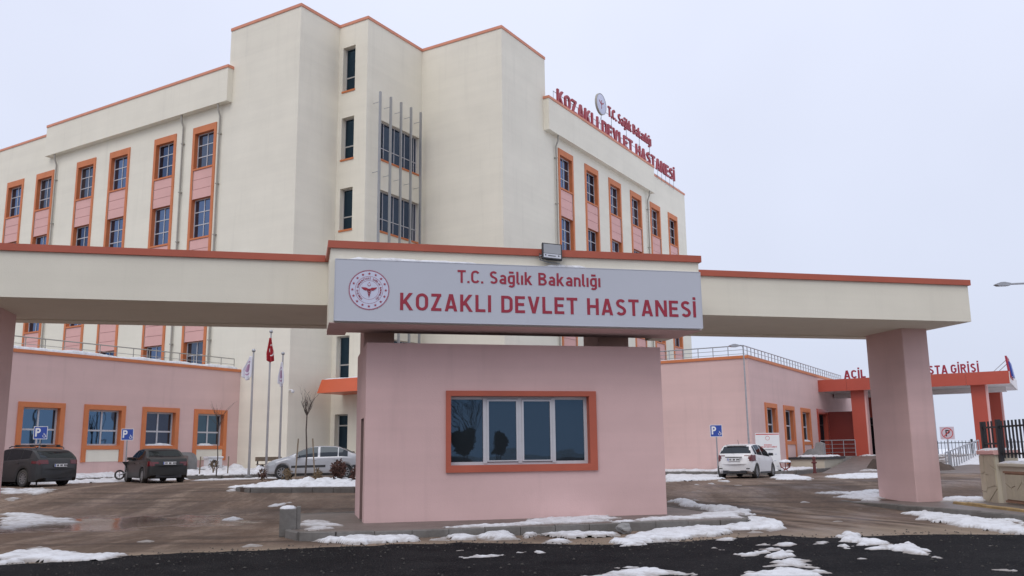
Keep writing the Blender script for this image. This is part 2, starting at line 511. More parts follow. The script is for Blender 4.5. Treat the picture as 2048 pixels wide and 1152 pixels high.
class MB:
    def __init__(self):
        self.v, self.f = [], []

    def add(self, vs_, fs):
        o = len(self.v)
        self.v += [tuple(p) for p in vs_]
        self.f += [tuple(i + o for i in f) for f in fs]
        return self

    def box(self, x0, x1, y0, y1, z0, z1):
        return self.add([(x0, y0, z0), (x1, y0, z0), (x1, y1, z0), (x0, y1, z0), (x0, y0, z1), (x1, y0, z1), (x1, y1, z1), (x0, y1, z1)],
                        [(0, 3, 2, 1), (4, 5, 6, 7), (0, 1, 5, 4), (1, 2, 6, 5), (2, 3, 7, 6), (3, 0, 4, 7)])

    def bbox(self, x0, x1, y0, y1, z0, z1, c):
        """box with its long edges chamfered (profile in y/z, run along x)"""
        pr = [(y0 + c, z0), (y1 - c, z0), (y1, z0 + c), (y1, z1 - c), (y1 - c, z1), (y0 + c, z1), (y0, z1 - c), (y0, z0 + c)]
        return self.add([(x0, y, z) for y, z in pr] + [(x1, y, z) for y, z in pr],
                        [tuple(range(7, -1, -1)), tuple(range(8, 16))] + [(i, (i + 1) % 8, 8 + (i + 1) % 8, 8 + i) for i in range(8)])

    def quad(self, a, b, c, d):
        return self.add([a, b, c, d], [(0, 1, 2, 3)])

    def prism(self, poly, z0, z1, ax='z'):
        """closed polygon (counter-clockwise) pulled along an axis; ax 'y' takes (x,z) points"""
        n = len(poly)
        if ax == 'z':
            vs_ = [(x, y, z0) for x, y in poly] + [(x, y, z1) for x, y in poly]
        else:
            vs_ = [(x, z0, z) for x, z in poly] + [(x, z1, z) for x, z in poly]
        return self.add(vs_, [tuple(range(n - 1, -1, -1)), tuple(range(n, 2 * n))] + [(i, (i + 1) % n, n + (i + 1) % n, n + i) for i in range(n)])

    def tube(self, pts, r, n=8, cap=True):
        """round bar through points; r is one radius or one per point"""
        pts = [Vector(p) for p in pts]
        rs = r if isinstance(r, (list, tuple)) else [r] * len(pts)
        o = len(self.v)
        up = None
        for i, p in enumerate(pts):
            d = (pts[min(i + 1, len(pts) - 1)] - pts[max(i - 1, 0)])
            d = d.normalized() if d.length > 1e-9 else Vector((0, 0, 1))
            if up is None:
                up = d.orthogonal().normalized()
            s = d.cross(up)
            s = s.normalized() if s.length > 1e-6 else d.orthogonal().normalized()
            up = s.cross(d).normalized()
            for k in range(n):
                a = 2 * pi * k / n
                self.v.append(tuple(p + rs[i] * (cos(a) * up + sin(a) * s)))
        for i in range(len(pts) - 1):
            for k in range(n):
                k2 = (k + 1) % n
                self.f.append((o + i * n + k, o + (i + 1) * n + k, o + (i + 1) * n + k2, o + i * n + k2))
        if cap:
            self.f.append(tuple(o + k for k in range(n)))
            self.f.append(tuple(o + (len(pts) - 1) * n + k for k in range(n - 1, -1, -1)))
        return self

    def lathe(self, prof, n=20, ax='z'):
        """(radius, height) profile spun about an axis"""
        o = len(self.v)
        for r, h in prof:
            for k in range(n):
                a = 2 * pi * k / n
                if ax == 'z':
                    self.v.append((r * cos(a), r * sin(a), h))
                else:
                    self.v.append((r * cos(a), h, r * sin(a)))
        for i in range(len(prof) - 1):
            for k in range(n):
                k2 = (k + 1) % n
                self.f.append((o + i * n + k, o + i * n + k2, o + (i + 1) * n + k2, o + (i + 1) * n + k))
        return self

    def xf(self, M):
        self.v = [tuple(M @ Vector(p)) for p in self.v]
        return self

    def mesh(self, name, m, smooth=None):
        me = bpy.data.meshes.new(name)
        me.from_pydata(self.v, [], self.f)
        bm = bmesh.new()
        bm.from_mesh(me)
        bmesh.ops.recalc_face_normals(bm, faces=bm.faces)
        bm.to_mesh(me)
        bm.free()
        if m:
            me.materials.append(m)
        if smooth is not None:
            me.polygons.foreach_set('use_smooth', [True] * len(me.polygons))
            me.set_sharp_from_angle(angle=radians(smooth))
        me.update()
        return me


def obj(name, data, m=None, parent=None, M=I4, smooth=None):
    """link one object; M is its place in the world"""
    if isinstance(data, MB):
        data = data.mesh(name, m, smooth)
    o = bpy.data.objects.new(name, data)
    COL.objects.link(o)
    WM[o] = M.copy()
    if parent:
        o.parent = parent
        o.matrix_basis = WM[parent].inverted() @ M
    else:
        o.matrix_basis = M
    return o


def tag(o, label=None, cat=None, group=None, kind=None):
    if label:
        o['label'] = label
    if cat:
        o['category'] = cat
    if group:
        o['group'] = group
    if kind:
        o['kind'] = kind
    return o


def thing(name, label, cat, M=I4, group=None):
    return tag(obj(name, None, M=M), label, cat, group)


def T(x, y, z=0.0, rz=0.0):
    return Matrix.Translation((x, y, z)) @ Matrix.Rotation(rz, 4, 'Z')


# plan axes of the hospital (U, V) and of the gate (G along, N through)
YB, YG = 0.548482, 0.235135
U, V = Vector((sin(YB), cos(YB), 0)), Vector((-cos(YB), sin(YB), 0))
G, N_ = Vector((cos(YG), sin(YG), 0)), Vector((-sin(YG), cos(YG), 0))


def frame(X, Y, o):
    return Matrix(((X.x, Y.x, 0, o.x), (X.y, Y.y, 0, o.y), (0, 0, 1, o.z), (0, 0, 0, 1)))


def FU(u):      # facade facing -U: local x = -v, local y runs inwards
    return frame(-V, U, U * u)


def FV(v):      # facade facing -V: local x = u
    return frame(U, V, V * v)


def FG(n):      # gate facade: local x = g
    return frame(G, N_, N_ * n)


def uvz(u, v, z=0.0):
    p = U * u + V * v
    return Vector((p.x, p.y, z))


def gnz(g, n, z=0.0):
    p = G * g + N_ * n
    return Vector((p.x, p.y, z))


def ss(t):
    t = min(max(t, 0.0), 1.0)
    return t * t * (3 - 2 * t)


def gz(x, y):
    """height of the yard"""
    return (0.64 - 0.14 * ss((x + 2) / 10)) * ss((y - 23) / 11) - 0.10 * exp(-((x + 10.5) / 4) ** 2 - ((y - 27) / 2.6) ** 2)


def wall(a0, a1, z0, z1, holes=(), y=0.0):
    """flat wall in local x/z with rectangular openings"""
    xs = sorted({a0, a1, *[h[i] for h in holes for i in (0, 1) if a0 < h[i] < a1]})
    zs = sorted({z0, z1, *[h[i] for h in holes for i in (2, 3) if z0 < h[i] < z1]})
    mb = MB()
    for i in range(len(xs) - 1):
        for k in range(len(zs) - 1):
            cx, cz = (xs[i] + xs[i + 1]) / 2, (zs[k] + zs[k + 1]) / 2
            if any(h[0] < cx < h[1] and h[2] < cz < h[3] for h in holes):
                continue
            mb.quad((xs[i], y, zs[k]), (xs[i + 1], y, zs[k]), (xs[i + 1], y, zs[k + 1]), (xs[i], y, zs[k + 1]))
    return mb


def ring(a0, a1, z0, z1, b0, b1, c0, c1, yf, yb, yo=0.0):
    """surround: front ring at yf between outer (a,z) and inner (b,c) rectangles, reveal back to yb"""
    O = [(a0, z0), (a1, z0), (a1, z1), (a0, z1)]
    Q = [(b0, c0), (b1, c0), (b1, c1), (b0, c1)]
    mb = MB()
    for i in range(4):
        j = (i + 1) % 4
        mb.quad((O[i][0], yf, O[i][1]), (O[j][0], yf, O[j][1]), (Q[j][0], yf, Q[j][1]), (Q[i][0], yf, Q[i][1]))
        mb.quad((O[i][0], yo, O[i][1]), (O[j][0], yo, O[j][1]), (O[j][0], yf, O[j][1]), (O[i][0], yf, O[i][1]))
        mb.quad((Q[i][0], yf, Q[i][1]), (Q[j][0], yf, Q[j][1]), (Q[j][0], yb, Q[j][1]), (Q[i][0], yb, Q[i][1]))
    return mb


_pane = {}


def window(parent, F, a0, a1, z0, z1, xs, zs, y, gl, fr, bar=0.06, name='window'):
    """frame of bars with its panes behind; xs/zs = fractions of the inner dividing bars"""
    mb = MB()
    h = bar / 2
    X = [0.0] + list(xs) + [1.0]
    Z = [0.0] + list(zs) + [1.0]
    w, hh = a1 - a0, z1 - z0
    mb.box(0, bar, 0, .07, 0, hh).box(w - bar, w, 0, .07, 0, hh)
    mb.box(bar, w - bar, .002, .068, 0, bar).box(bar, w - bar, .002, .068, hh - bar, hh)
    for q in xs:
        mb.box(q * w - h, q * w + h, .004, .066, bar, hh - bar)
    for q in zs:
        mb.box(bar, w - bar, .008, .062, q * hh - h, q * hh + h)
    M = F @ Matrix.Translation((a0, y, z0))
    win = obj(name, mb, fr, parent, M)
    for i in range(len(X) - 1):
        for k in range(len(Z) - 1):
            p0 = X[i] * w + (bar if i == 0 else h)
            p1 = X[i + 1] * w - (bar if i == len(X) - 2 else h)
            q0 = Z[k] * hh + (bar if k == 0 else h)
            q1 = Z[k + 1] * hh - (bar if k == len(Z) - 2 else h)
            key = (round(p1 - p0, 3), round(q1 - q0, 3), gl.name)
            if key not in _pane:
                _pane[key] = MB().box(-.008, p1 - p0 + .008, 0, .008, -.008, q1 - q0 + .008).mesh('pane', gl)
            t = Matrix.Rotation(random.uniform(-.004, .004), 4, 'Z') @ Matrix.Rotation(random.uniform(-.004, .004), 4, 'X')
            obj('pane', _pane[key], None, win, M @ Matrix.Translation((p0, .036, q0)) @ t)
    return win


_share = {}


def shared(key, fn):
    if key not in _share:
        _share[key] = fn()
    return _share[key]

# ------------------------------------------------------------------ sign lettering (narrow grotesque drawn as strokes)
def _arc(cx, cy, rx, ry, a0, a1, n=10):
    return [(cx + rx * cos(radians(a0 + (a1 - a0) * i / n)), cy + ry * sin(radians(a0 + (a1 - a0) * i / n))) for i in range(n + 1)]


def glyphs(t):
    h = t / 2
    q = {}
    # L: bar with square ends; D: slanted bar cut level; P: curved strip
    def O(w, y0=0.0, y1=1.0):
        r = w / 2 - h
        ry = min(r * 1.05, (y1 - y0) / 2 - h)
        return ('P', _arc(w / 2, y1 - h - ry, r, ry, 0, 180) + _arc(w / 2, y0 + h + ry, r, ry, 180, 360) + [(w - h, y1 - h - ry)])
    q['K'] = (.68, [('L', [(h, 0), (h, 1)]), ('D', [(h + .04, .36), (.555, 1)]), ('D', [(.245, .56), (.575, 0)])])
    q['O'] = (.64, [O(.64)])
    q['Z'] = (.58, [('L', [(.03, 1 - h), (.55, 1 - h)]), ('L', [(.02, h), (.56, h)]), ('D', [(.125, t * .6), (.45, 1 - t * .6)])])
    q['A'] = (.70, [('D', [(.105, 0), (.335, 1)]), ('D', [(.595, 0), (.365, 1)]), ('L', [(.17, .245), (.53, .245)])])
    q['L'] = (.54, [('L', [(h, 0), (h, 1)]), ('L', [(h, h), (.53, h)])])
    q['I'] = (t, [('L', [(h, 0), (h, 1)])])
    q['İ'] = (t, [('L', [(h, 0), (h, 1)]), ('L', [(h, 1.09), (h, 1.09 + t)])])
    q['D'] = (.62, [('L', [(h, 0), (h, 1)]), ('P', [(h, 1 - h), (.31, 1 - h)] + _arc(.31, .72, .31 - h, .28 - h, 90, 0) + _arc(.31, .28, .31 - h, .28 - h, 0, -90) + [(h, h)])])
    q['E'] = (.55, [('L', [(h, 0), (h, 1)]), ('L', [(h, h), (.54, h)]), ('L', [(h, 1 - h), (.54, 1 - h)]), ('L', [(h, .51), (.49, .51)])])
    q['V'] = (.68, [('D', [(.335, 0), (.10, 1)]), ('D', [(.345, 0), (.58, 1)])])
    q['T'] = (.60, [('L', [(.3, 0), (.3, 1 - h)]), ('L', [(0, 1 - h), (.6, 1 - h)])])
    q['H'] = (.66, [('L', [(h, 0), (h, 1)]), ('L', [(.66 - h, 0), (.66 - h, 1)]), ('L', [(h, .51), (.66 - h, .51)])])
    S = _arc(.31, .74, .27 - h * .9, .26 - h, 28, 180, 9) + _arc(.31, .74, .27 - h * .9, .235 - h * .5, 180, 250, 5) + _arc(.31, .27, .29 - h, .27 - h * .6, 70, 0, 5) + _arc(.31, .27, .29 - h, .27 - h, 0, -155, 10)
    q['S'] = (.61, [('P', S)])
    q['Ş'] = (.61, [('P', S), ('L', [(.31, -.02), (.31, -.2)])])
    q['N'] = (.68, [('L', [(h, 0), (h, 1)]), ('L', [(.68 - h, 0), (.68 - h, 1)]), ('D', [(.68 - h, 0), (h, 1)])])
    q['C'] = (.62, [('P', _arc(.32, .68, .32 - h, .32 - h, 25, 180) + _arc(.32, .32, .32 - h, .32 - h, 180, 335))])
    q['G'] = (.65, [('P', _arc(.32, .68, .32 - h, .32 - h, 25, 180) + _arc(.32, .32, .32 - h, .32 - h, 180, 360) + [(.64 - h, .5)]), ('L', [(.36, .5), (.64, .5)])])
    q['R'] = (.64, [('L', [(h, 0), (h, 1)]), ('P', [(h, 1 - h), (.34, 1 - h)] + _arc(.34, .715, .27 - h, .285 - h, 90, -90) + [(h, .43 + h)]), ('D', [(.53, 0), (.33, .47)])])
    q['B'] = (.64, [('L', [(h, 0), (h, 1)]), ('P', [(h, 1 - h), (.33, 1 - h)] + _arc(.33, .745, .25 - h, .255 - h, 90, -90) + [(h, .49 + h)]), ('P', [(h, .51), (.34, .51)] + _arc(.34, .28, .29 - h, .28 - h, 75, -90) + [(h, h)])])
    q['.'] = (t, [('L', [(h, 0), (h, t)])])
    x = .74
    q['l'] = (t * 1.45, [('L', [(h, .1), (h, 1.02)]), ('L', [(h, h), (t * 1.45, h)])])
    q['ı'] = (t, [('L', [(h, 0), (h, x)])])
    q['k'] = (.58, [('L', [(h, 0), (h, 1.02)]), ('D', [(h + .04, .26), (.44, x)]), ('D', [(.225, .42), (.475, 0)])])
    q['n'] = (.52, [('L', [(h, 0), (h, x)]), ('P', _arc(.265, x - .245, .245 - h + .01, .245 - h, 165, 0) + [(.52 - h, 0)])])
    q['a'] = (.52, [('L', [(.52 - h, 0), (.52 - h, .5)]), ('P', _arc(.27, .49, .25 - h, .25 - h, 150, 0, 8)), ('P', [(.5 - h, .44 - h), (.24, .44 - h)] + _arc(.23, .22, .22 - h, .215 - h, 90, 270) + [(.5 - h, h)])])
    q['ğ'] = (.53, [('L', [(.53 - h, -.06), (.53 - h, x)]), ('P', _arc(.27, .49, .27 - h, .25 - h, 10, 180, 8) + _arc(.27, .27, .27 - h, .25 - h, 180, 350, 8)), ('P', _arc(.27, -.03, .26 - h, .22 - h, 0, -150, 8)), ('L', [(.1, .94), (.44, .94)])])
    return q


def stroke_mesh(strokes, t, sx, sz, y0, y1):
    """strokes in unit capitals -> solid letter, local x/z, front at y0"""
    mb = MB()
    h = t / 2
    for si, (k, p) in enumerate(strokes):
        e = .0006 * si
        if k == 'L':
            (xa, za), (xb, zb) = p
            if abs(xa - xb) < 1e-6:
                P = [(xa - h, min(za, zb)), (xa + h, min(za, zb)), (xa + h, max(za, zb)), (xa - h, max(za, zb))]
            else:
                P = [(min(xa, xb), za - h), (max(xa, xb), za - h), (max(xa, xb), za + h), (min(xa, xb), za + h)]
            mb.prism([(x * sx, z * sz) for x, z in P], y0 - e, y1, 'y')
        elif k == 'D':
            (xa, za), (xb, zb) = p
            w = h * sqrt((xb - xa) ** 2 + (zb - za) ** 2) / abs(zb - za)
            P = [(xa - w, za), (xa + w, za), (xb + w, zb), (xb - w, zb)]
            mb.prism([(x * sx, z * sz) for x, z in P], y0 - e, y1, 'y')
        else:
            n = len(p)
            L_, R_ = [], []
            for i in range(n):
                a, b = Vector(p[max(i - 1, 0)]), Vector(p[min(i + 1, n - 1)])
                d = (b - a)
                d = d.normalized() if d.length > 1e-9 else Vector((1, 0))
                nn = Vector((-d.y, d.x)) * h
                L_.append((p[i][0] + nn.x, p[i][1] + nn.y))
                R_.append((p[i][0] - nn.x, p[i][1] - nn.y))
            vs_ = []
            for yy in (y0 - e, y1):
                vs_ += [(x * sx, yy, z * sz) for x, z in L_] + [(x * sx, yy, z * sz) for x, z in R_]
            fs = []
            for i in range(n - 1):
                fs += [(i, i + 1, n + i + 1, n + i), (2 * n + i, 3 * n + i, 3 * n + i + 1, 2 * n + i + 1), (i, 2 * n + i, 2 * n + i + 1, i + 1), (n + i, n + i + 1, 3 * n + i + 1, 3 * n + i)]
            fs += [(0, n, 3 * n, 2 * n), (n - 1, 3 * n - 1, 4 * n - 1, 2 * n - 1)]
            mb.add(vs_, fs)
    return mb


def lettering(parent, F, text, a0, a1, z, cap, m, y0, y1, t=.165, gap=.13, space=.34, lift=None):
    """one object per letter, the line stretched to run from a0 to a1"""
    gl = glyphs(t)
    x, pos = 0.0, []
    for c in text:
        if c == ' ':
            x += space - gap
            continue
        pos.append((c, x))
        x += gl[c][0] + gap
    sx = (a1 - a0) / (x - gap)
    for c, xx in pos:
        me = shared(('gl', c, round(sx, 4), cap, y0, y1, t, m.name), lambda: stroke_mesh(gl[c][1], t, sx, cap, y0, y1).mesh('letter', m))
        obj('letter', me, None, parent, F @ Matrix.Translation((a0 + xx * sx, 0, z)))

# ------------------------------------------------------------------ ground, road, pavements
def axis(parts):
    xs = []
    for a, b, s in parts:
        n = max(1, round((b - a) / s))
        xs += [a + (b - a) * i / n for i in range(n)]
    return xs + [parts[-1][1]]


def ground():
    xs = axis([(-2500, -400, 700), (-400, -80, 80), (-80, -24, 4), (-24, 20, .4), (20, 60, 4), (60, 300, 60), (300, 2500, 700)])
    ys = axis([(-2500, -300, 700), (-300, -60, 60), (-60, 8, 4), (8, 46, .4), (46, 100, 4), (100, 400, 60), (400, 3000, 800)])
    vs_ = []
    for y in ys:
        for x in xs:
            z = gz(x, y)
            if -24 < x < 20 and 12 < y < 44:
                z += .018 * noise.fractal(Vector((x * .8, y * .35, 0)), 1.0, 2.0, 4)
            vs_.append((x, y, z - .004))
    n = len(xs)
    fs = [(j * n + i, j * n + i + 1, (j + 1) * n + i + 1, (j + 1) * n + i) for j in range(len(ys) - 1) for i in range(n - 1)]
    return MB().add(vs_, fs)


tag(obj('ground', ground(), GROUNDM, smooth=60), kind='structure')

EDGE = [(-60, 3), (-20, 11.8), (-12, 13.4), (-7.96, 14.35), (-7.11, 14.65), (-6.49, 15.43), (-4.26, 16.11), (-2.31, 16.74), (-.92, 16.93), (1.66, 16.25), (3.0, 16.7), (4.16, 17.24), (5.04, 17.6), (5.6, 16.95), (6.76, 17.31), (8.1, 17.44), (9.43, 17.15), (14, 18.2), (20, 19.6), (60, 29)]


def lerp(tab, x):
    for (x0, y0), (x1, y1) in zip(tab, tab[1:]):
        if x <= x1:
            return y0 + (y1 - y0) * max(0.0, min(1.0, (x - x0) / (x1 - x0)))
    return tab[-1][1]


def road():
    xs = axis([(-60, -12, 2), (-12, 12, .08), (12, 60, 2)])
    offs = [(.10, -.03), (.02, .012), (-.25, .024), (-1.2, .024), (-3, .024), (-6, .024), (-20, .024)]
    vs_ = []
    for x in xs:
        e = lerp(EDGE, x) + .16 * noise.fractal(Vector((x * 1.7, 3, 0)), 1.0, 2.0, 5)
        for d, z in offs:
            vs_.append((x, e + d + (.03 * noise.noise(Vector((x * 9, d, 1))) if d > -.1 else 0), z + (.01 * noise.fractal(Vector((x, e + d, 2)), 1, 2, 3) if d < 0 else 0)))
    n = len(offs)
    fs = [(i * n + j, (i + 1) * n + j, (i + 1) * n + j + 1, i * n + j + 1) for i in range(len(xs) - 1) for j in range(n - 1)]
    return MB().add(vs_, fs)


tag(obj('road', road(), ASPHALT, smooth=60), kind='structure')


def rounded(poly, r, n=6):
    """polygon with each corner replaced by an arc of radius r[i]"""
    out_ = []
    m = len(poly)
    for i in range(m):
        p, a, b = Vector(poly[i]), Vector(poly[i - 1]), Vector(poly[(i + 1) % m])
        ri = r[i] if isinstance(r, (list, tuple)) else r
        if ri < 1e-3:
            out_.append(tuple(p))
            continue
        da, db = (a - p).normalized(), (b - p).normalized()
        p0, p1 = p + da * ri, p + db * ri
        for k in range(n + 1):
            q = k / n
            out_.append(tuple((1 - q) ** 2 * p0 + 2 * q * (1 - q) * p + q * q * p1))
    return out_


def kerb(parent, pts, closed, z0, z1, m, w=.14, step=.72, jit=.012):
    """kerb stones laid one by one along a line"""
    P = [Vector((p[0], p[1])) for p in pts]
    if closed:
        P.append(P[0])
    acc, cur = [], P[0]
    # resample into stones
    L_ = [0.0]
    for a, b in zip(P, P[1:]):
        L_.append(L_[-1] + (b - a).length)

    def at(s):
        for i in range(len(P) - 1):
            if s <= L_[i + 1] + 1e-9:
                q = (s - L_[i]) / max(1e-9, L_[i + 1] - L_[i])
                return P[i].lerp(P[i + 1], q)
        return P[-1]
    n = max(1, round(L_[-1] / step))
    for i in range(n):
        a, b = at(L_[-1] * i / n), at(L_[-1] * (i + 1) / n)
        d = b - a
        ln = d.length
        if ln < .02:
            continue
        c = (a + b) / 2
        zz = random.uniform(-jit, jit)
        me = shared(('kerb', round(ln, 2), z0, z1, m.name), lambda: MB().bbox(-ln / 2 + .006, ln / 2 - .006, -w / 2, w / 2, z0, z1, .018).mesh('kerb_stone', m))
        M = Matrix.Translation((c.x, c.y, zz)) @ Matrix.Rotation(math.atan2(d.y, d.x) + random.uniform(-.012, .012), 4, 'Z')
        obj('kerb_stone', me, None, parent, M)


# island the guard house stands on
isl = rounded([(-.1, 18.1), (9.85, 18.1), (9.85, 24.3), (-.1, 24.3)], [.9, 1.0, .4, .4])
islw = [tuple(gnz(g, n)[:2]) for g, n in isl]
island = tag(obj('guard_island_pavement', MB().prism(islw, -.1, .15), PAVE), kind='structure')
kerb(island, islw, True, -.1, .168, CONC)

# pavement under the right gate column and along the perimeter wall
rp = [(15.6, 13.4), (21.5, 13.4), (21.5, 25.2), (16.2, 25.2), (15.6, 24.3)]
rpw = [tuple(gnz(g, n)[:2]) for g, n in rp]
rpave = tag(obj('gate_column_pavement', MB().prism(rpw, -.1, .13), PAVE), kind='structure')
kerb(rpave, [rpw[2], rpw[3], rpw[4], rpw[0]], False, -.1, .148, CONC)

# pavements round the hospital
lw_ = [(8, 35.6), (27.2, 35.6), (28.4, 32.5), (34.2, 32.5), (34.4, 28.6), (39.5, 28.6), (39.5, 36), (33, 40), (8, 40)]
hp = tag(obj('left_hospital_pavement', MB().prism([tuple(uvz(a, b)[:2]) for a, b in lw_], 0, .78), PAVE), kind='structure')
kerb(hp, [uvz(a, b)[:2] for a, b in lw_[:6]], False, .2, .80, CONC, .14, .8)
rw_ = [(41.2, 28.5), (41.2, 12.2), (42.4, 10.9), (57.0, 10.9), (57.0, 14), (47, 27)]
hp2 = tag(obj('right_hospital_pavement', MB().prism([tuple(uvz(a, b)[:2]) for a, b in rw_], 0, .66), PAVE), kind='structure')
kerb(hp2, [uvz(a, b)[:2] for a, b in rw_[:4]], False, .2, .68, CONC, .14, .8)

# raised forecourt and ramp of the emergency entrance
fc = MB()
fc.prism([tuple(uvz(a, b)[:2]) for a, b in [(57.0, 13), (57.0, 1.0), (72, 1.0), (72, 13)]], 0, 1.22)
fcp = tag(obj('emergency_forecourt', fc, CONC2), kind='structure')
rm = MB()
A_, B_, C_, D_ = uvz(45.5, 10.4, .50), uvz(45.5, 1.6, .50), uvz(57.0, 2.2, 1.215), uvz(57.0, 11.0, 1.215)
for k in range(10):
    pass
rm.add([A_, B_, C_, D_, A_ - Vector((0, 0, .5)), B_ - Vector((0, 0, .5)), C_ - Vector((0, 0, 1.2)), D_ - Vector((0, 0, 1.2))], [(0, 1, 2, 3), (0, 4, 5, 1), (1, 5, 6, 2), (0, 3, 7, 4), (3, 2, 6, 7)])
tag(obj('emergency_ramp', rm, PAVE), kind='structure')

# planted island in front of the silver car
pi_ = rounded([(-9.55, 30.4), (-3.2, 29.6), (-2.6, 33.6), (-8.4, 35.0)], [1.0, .6, .6, 1.2])
pisl = tag(obj('planting_island', MB().prism(pi_, 0, .60), EARTH), kind='structure')
kerb(pisl, pi_, True, .2, .60, CONC)

# ------------------------------------------------------------------ hospital
HB = thing('hospital_building', 'cream and pink five-storey hospital with orange window strips and stepped corner tower', 'building', Matrix.Translation(uvz(40, 32, .9)))
TOP, BAND = 26.24, 23.78
TW = [(33.29, 39.47), (33.29, 33.85), (36.44, 33.85), (36.44, 31.71), (41.54, 31.71), (41.54, 25.9), (46.70, 25.9)]


def part(name, mb, m, F=I4, parent=None, smooth=None):
    return obj(name, mb, m, parent or HB, F, smooth)


def coping_line(pts, z0, z1, w, over, m, parent, name='coping'):
    """coping course on top of a stepped wall line in (u, v), mitred at the corners; outside is on the camera side"""
    P = [Vector(p) for p in pts]
    n = len(P)
    outer, inner = [], []
    for i in range(n):
        d1 = (P[i] - P[i - 1]).normalized() if i else (P[1] - P[0]).normalized()
        d2 = (P[i + 1] - P[i]).normalized() if i < n - 1 else d1
        n1, n2 = Vector((-d1.y, d1.x)), Vector((-d2.y, d2.x))
        bis = (n1 + n2)
        k = 1.0 if (n1 - n2).length < 1e-6 else 1.0 / (1 + n1.dot(n2))
        bis = bis * k if (n1 - n2).length > 1e-6 else n1
        outer.append(P[i] - bis * over)
        inner.append(P[i] + bis * w)
    for i in range(n - 1):
        mb = MB()
        q = [outer[i], outer[i + 1], inner[i + 1], inner[i]]
        mb.prism([tuple(uvz(p.x, p.y)[:2]) for p in q], z0, z1)
        obj(name, mb, m, parent, I4)


# tower: faces one by one, with their openings
slit_z = [(22.2, 24.9), (18.1, 20.6), (13.98, 16.4), (9.85, 12.25), (5.7, 8.03)]
slits = [(-33.55, -32.62, a, b) for a, b in slit_z]
door_h = (-33.55, -32.62, .8, 3.8)
big_z = [(18.2, 20.53), (14.0, 16.4), (9.8, 12.2), (5.65, 8.0)]
bigs = [(37.72, 41.3, a, b) for a, b in big_z]
part('tower_wall', wall(-39.47, -33.85, .5, TOP), CREAM, FU(33.29))
part('tower_wall', wall(33.29, 36.44, .5, TOP), CREAM, FV(33.85))
part('tower_wall', wall(-33.85, -31.71, .5, TOP, slits + [door_h]), CREAM, FU(36.44))
part('tower_wall', wall(36.44, 41.54, .5, TOP, bigs), CREAM, FV(31.71))
part('tower_wall', wall(-31.71, -25.9, .5, TOP), CREAM, FU(41.54))
part('tower_wall', wall(41.54, 46.70, .5, TOP), CREAM, FV(25.9))
part('tower_roof', MB().prism([tuple(uvz(a, b)[:2]) for a, b in [(33.4, 39.3), (33.4, 33.96), (36.56, 33.96), (36.56, 31.82), (41.66, 31.82), (41.66, 26.0), (46.6, 26.0), (46.6, 39.3)]], 25.2, 25.6), CREAM)
part('tower_side_wall', MB().quad(uvz(46.7, 25.9, 20), uvz(46.7, 39.47, 20), uvz(46.7, 39.47, TOP), uvz(46.7, 25.9, TOP)), CREAM)
coping_line(TW, TOP, TOP + .17, .35, .05, ORANGE_L, HB)


def reveal(F, h, d, m, name='window_reveal'):
    a0, a1, z0, z1 = h
    mb = MB()
    mb.quad((a0, 0, z0), (a0, d, z0), (a0, d, z1), (a0, 0, z1)).quad((a1, d, z0), (a1, 0, z0), (a1, 0, z1), (a1, d, z1))
    mb.quad((a0, 0, z1), (a0, d, z1), (a1, d, z1), (a1, 0, z1))
    mb.quad((a0, 0, z0), (a1, 0, z0), (a1, d, z0), (a0, d, z0))
    return part(name, mb, m, F)


def sill(F, h, m=ORANGE, t=.09, over=.05, d=.2):
    a0, a1, z0, z1 = h
    return part('window_sill', MB().box(a0 - .03, a1 + .03, -over, d, z0 - t, z0 + .012), m, F)


for h in slits:
    reveal(FU(36.44), h, .34, CREAM)
    sill(FU(36.44), h)
    window(HB, FU(36.44), h[0], h[1], h[2], h[3], [], [.33], .26, GL_DEEP, GREYF, .07)
reveal(FU(36.44), door_h, .36, CREAM, 'door_reveal')
window(HB, FU(36.44), door_h[0], door_h[1], .82, 3.8, [], [.8], .28, GL_DEEP, GREYF, .07, 'door')
for h in bigs:
    reveal(FV(31.71), h, .3, CREAM)
    sill(FV(31.71), h)
    window(HB, FV(31.71), h[0], h[1], h[2], h[3], [.14, .41, .68, .93], [.33], .22, GL_BLUE2 if h[2] > 13 else GL_DEEP, PVC, .045)
for k in range(5):      # aluminium fins before the stair windows
    u = 37.02 + .94 * k
    mb = MB().box(-.05, .05, -.56, -.44, 5.0, 21.9)
    for z in (9.0, 17.2, 21.3):
        mb.box(-.012, .012, -.44, 0, z - .012, z + .012)
    part('sun_fin', mb, ALU, FV(31.71) @ Matrix.Translation((u, 0, 0)))

# wings: strips of windows and pink boards
WZ = [(5.70, 8.03), (9.88, 12.2), (14.06, 16.4), (18.25, 20.42)]
SPN = [(8.03, 9.78), (12.2, 13.96), (16.4, 18.15)]
STRIP_W = 2.04


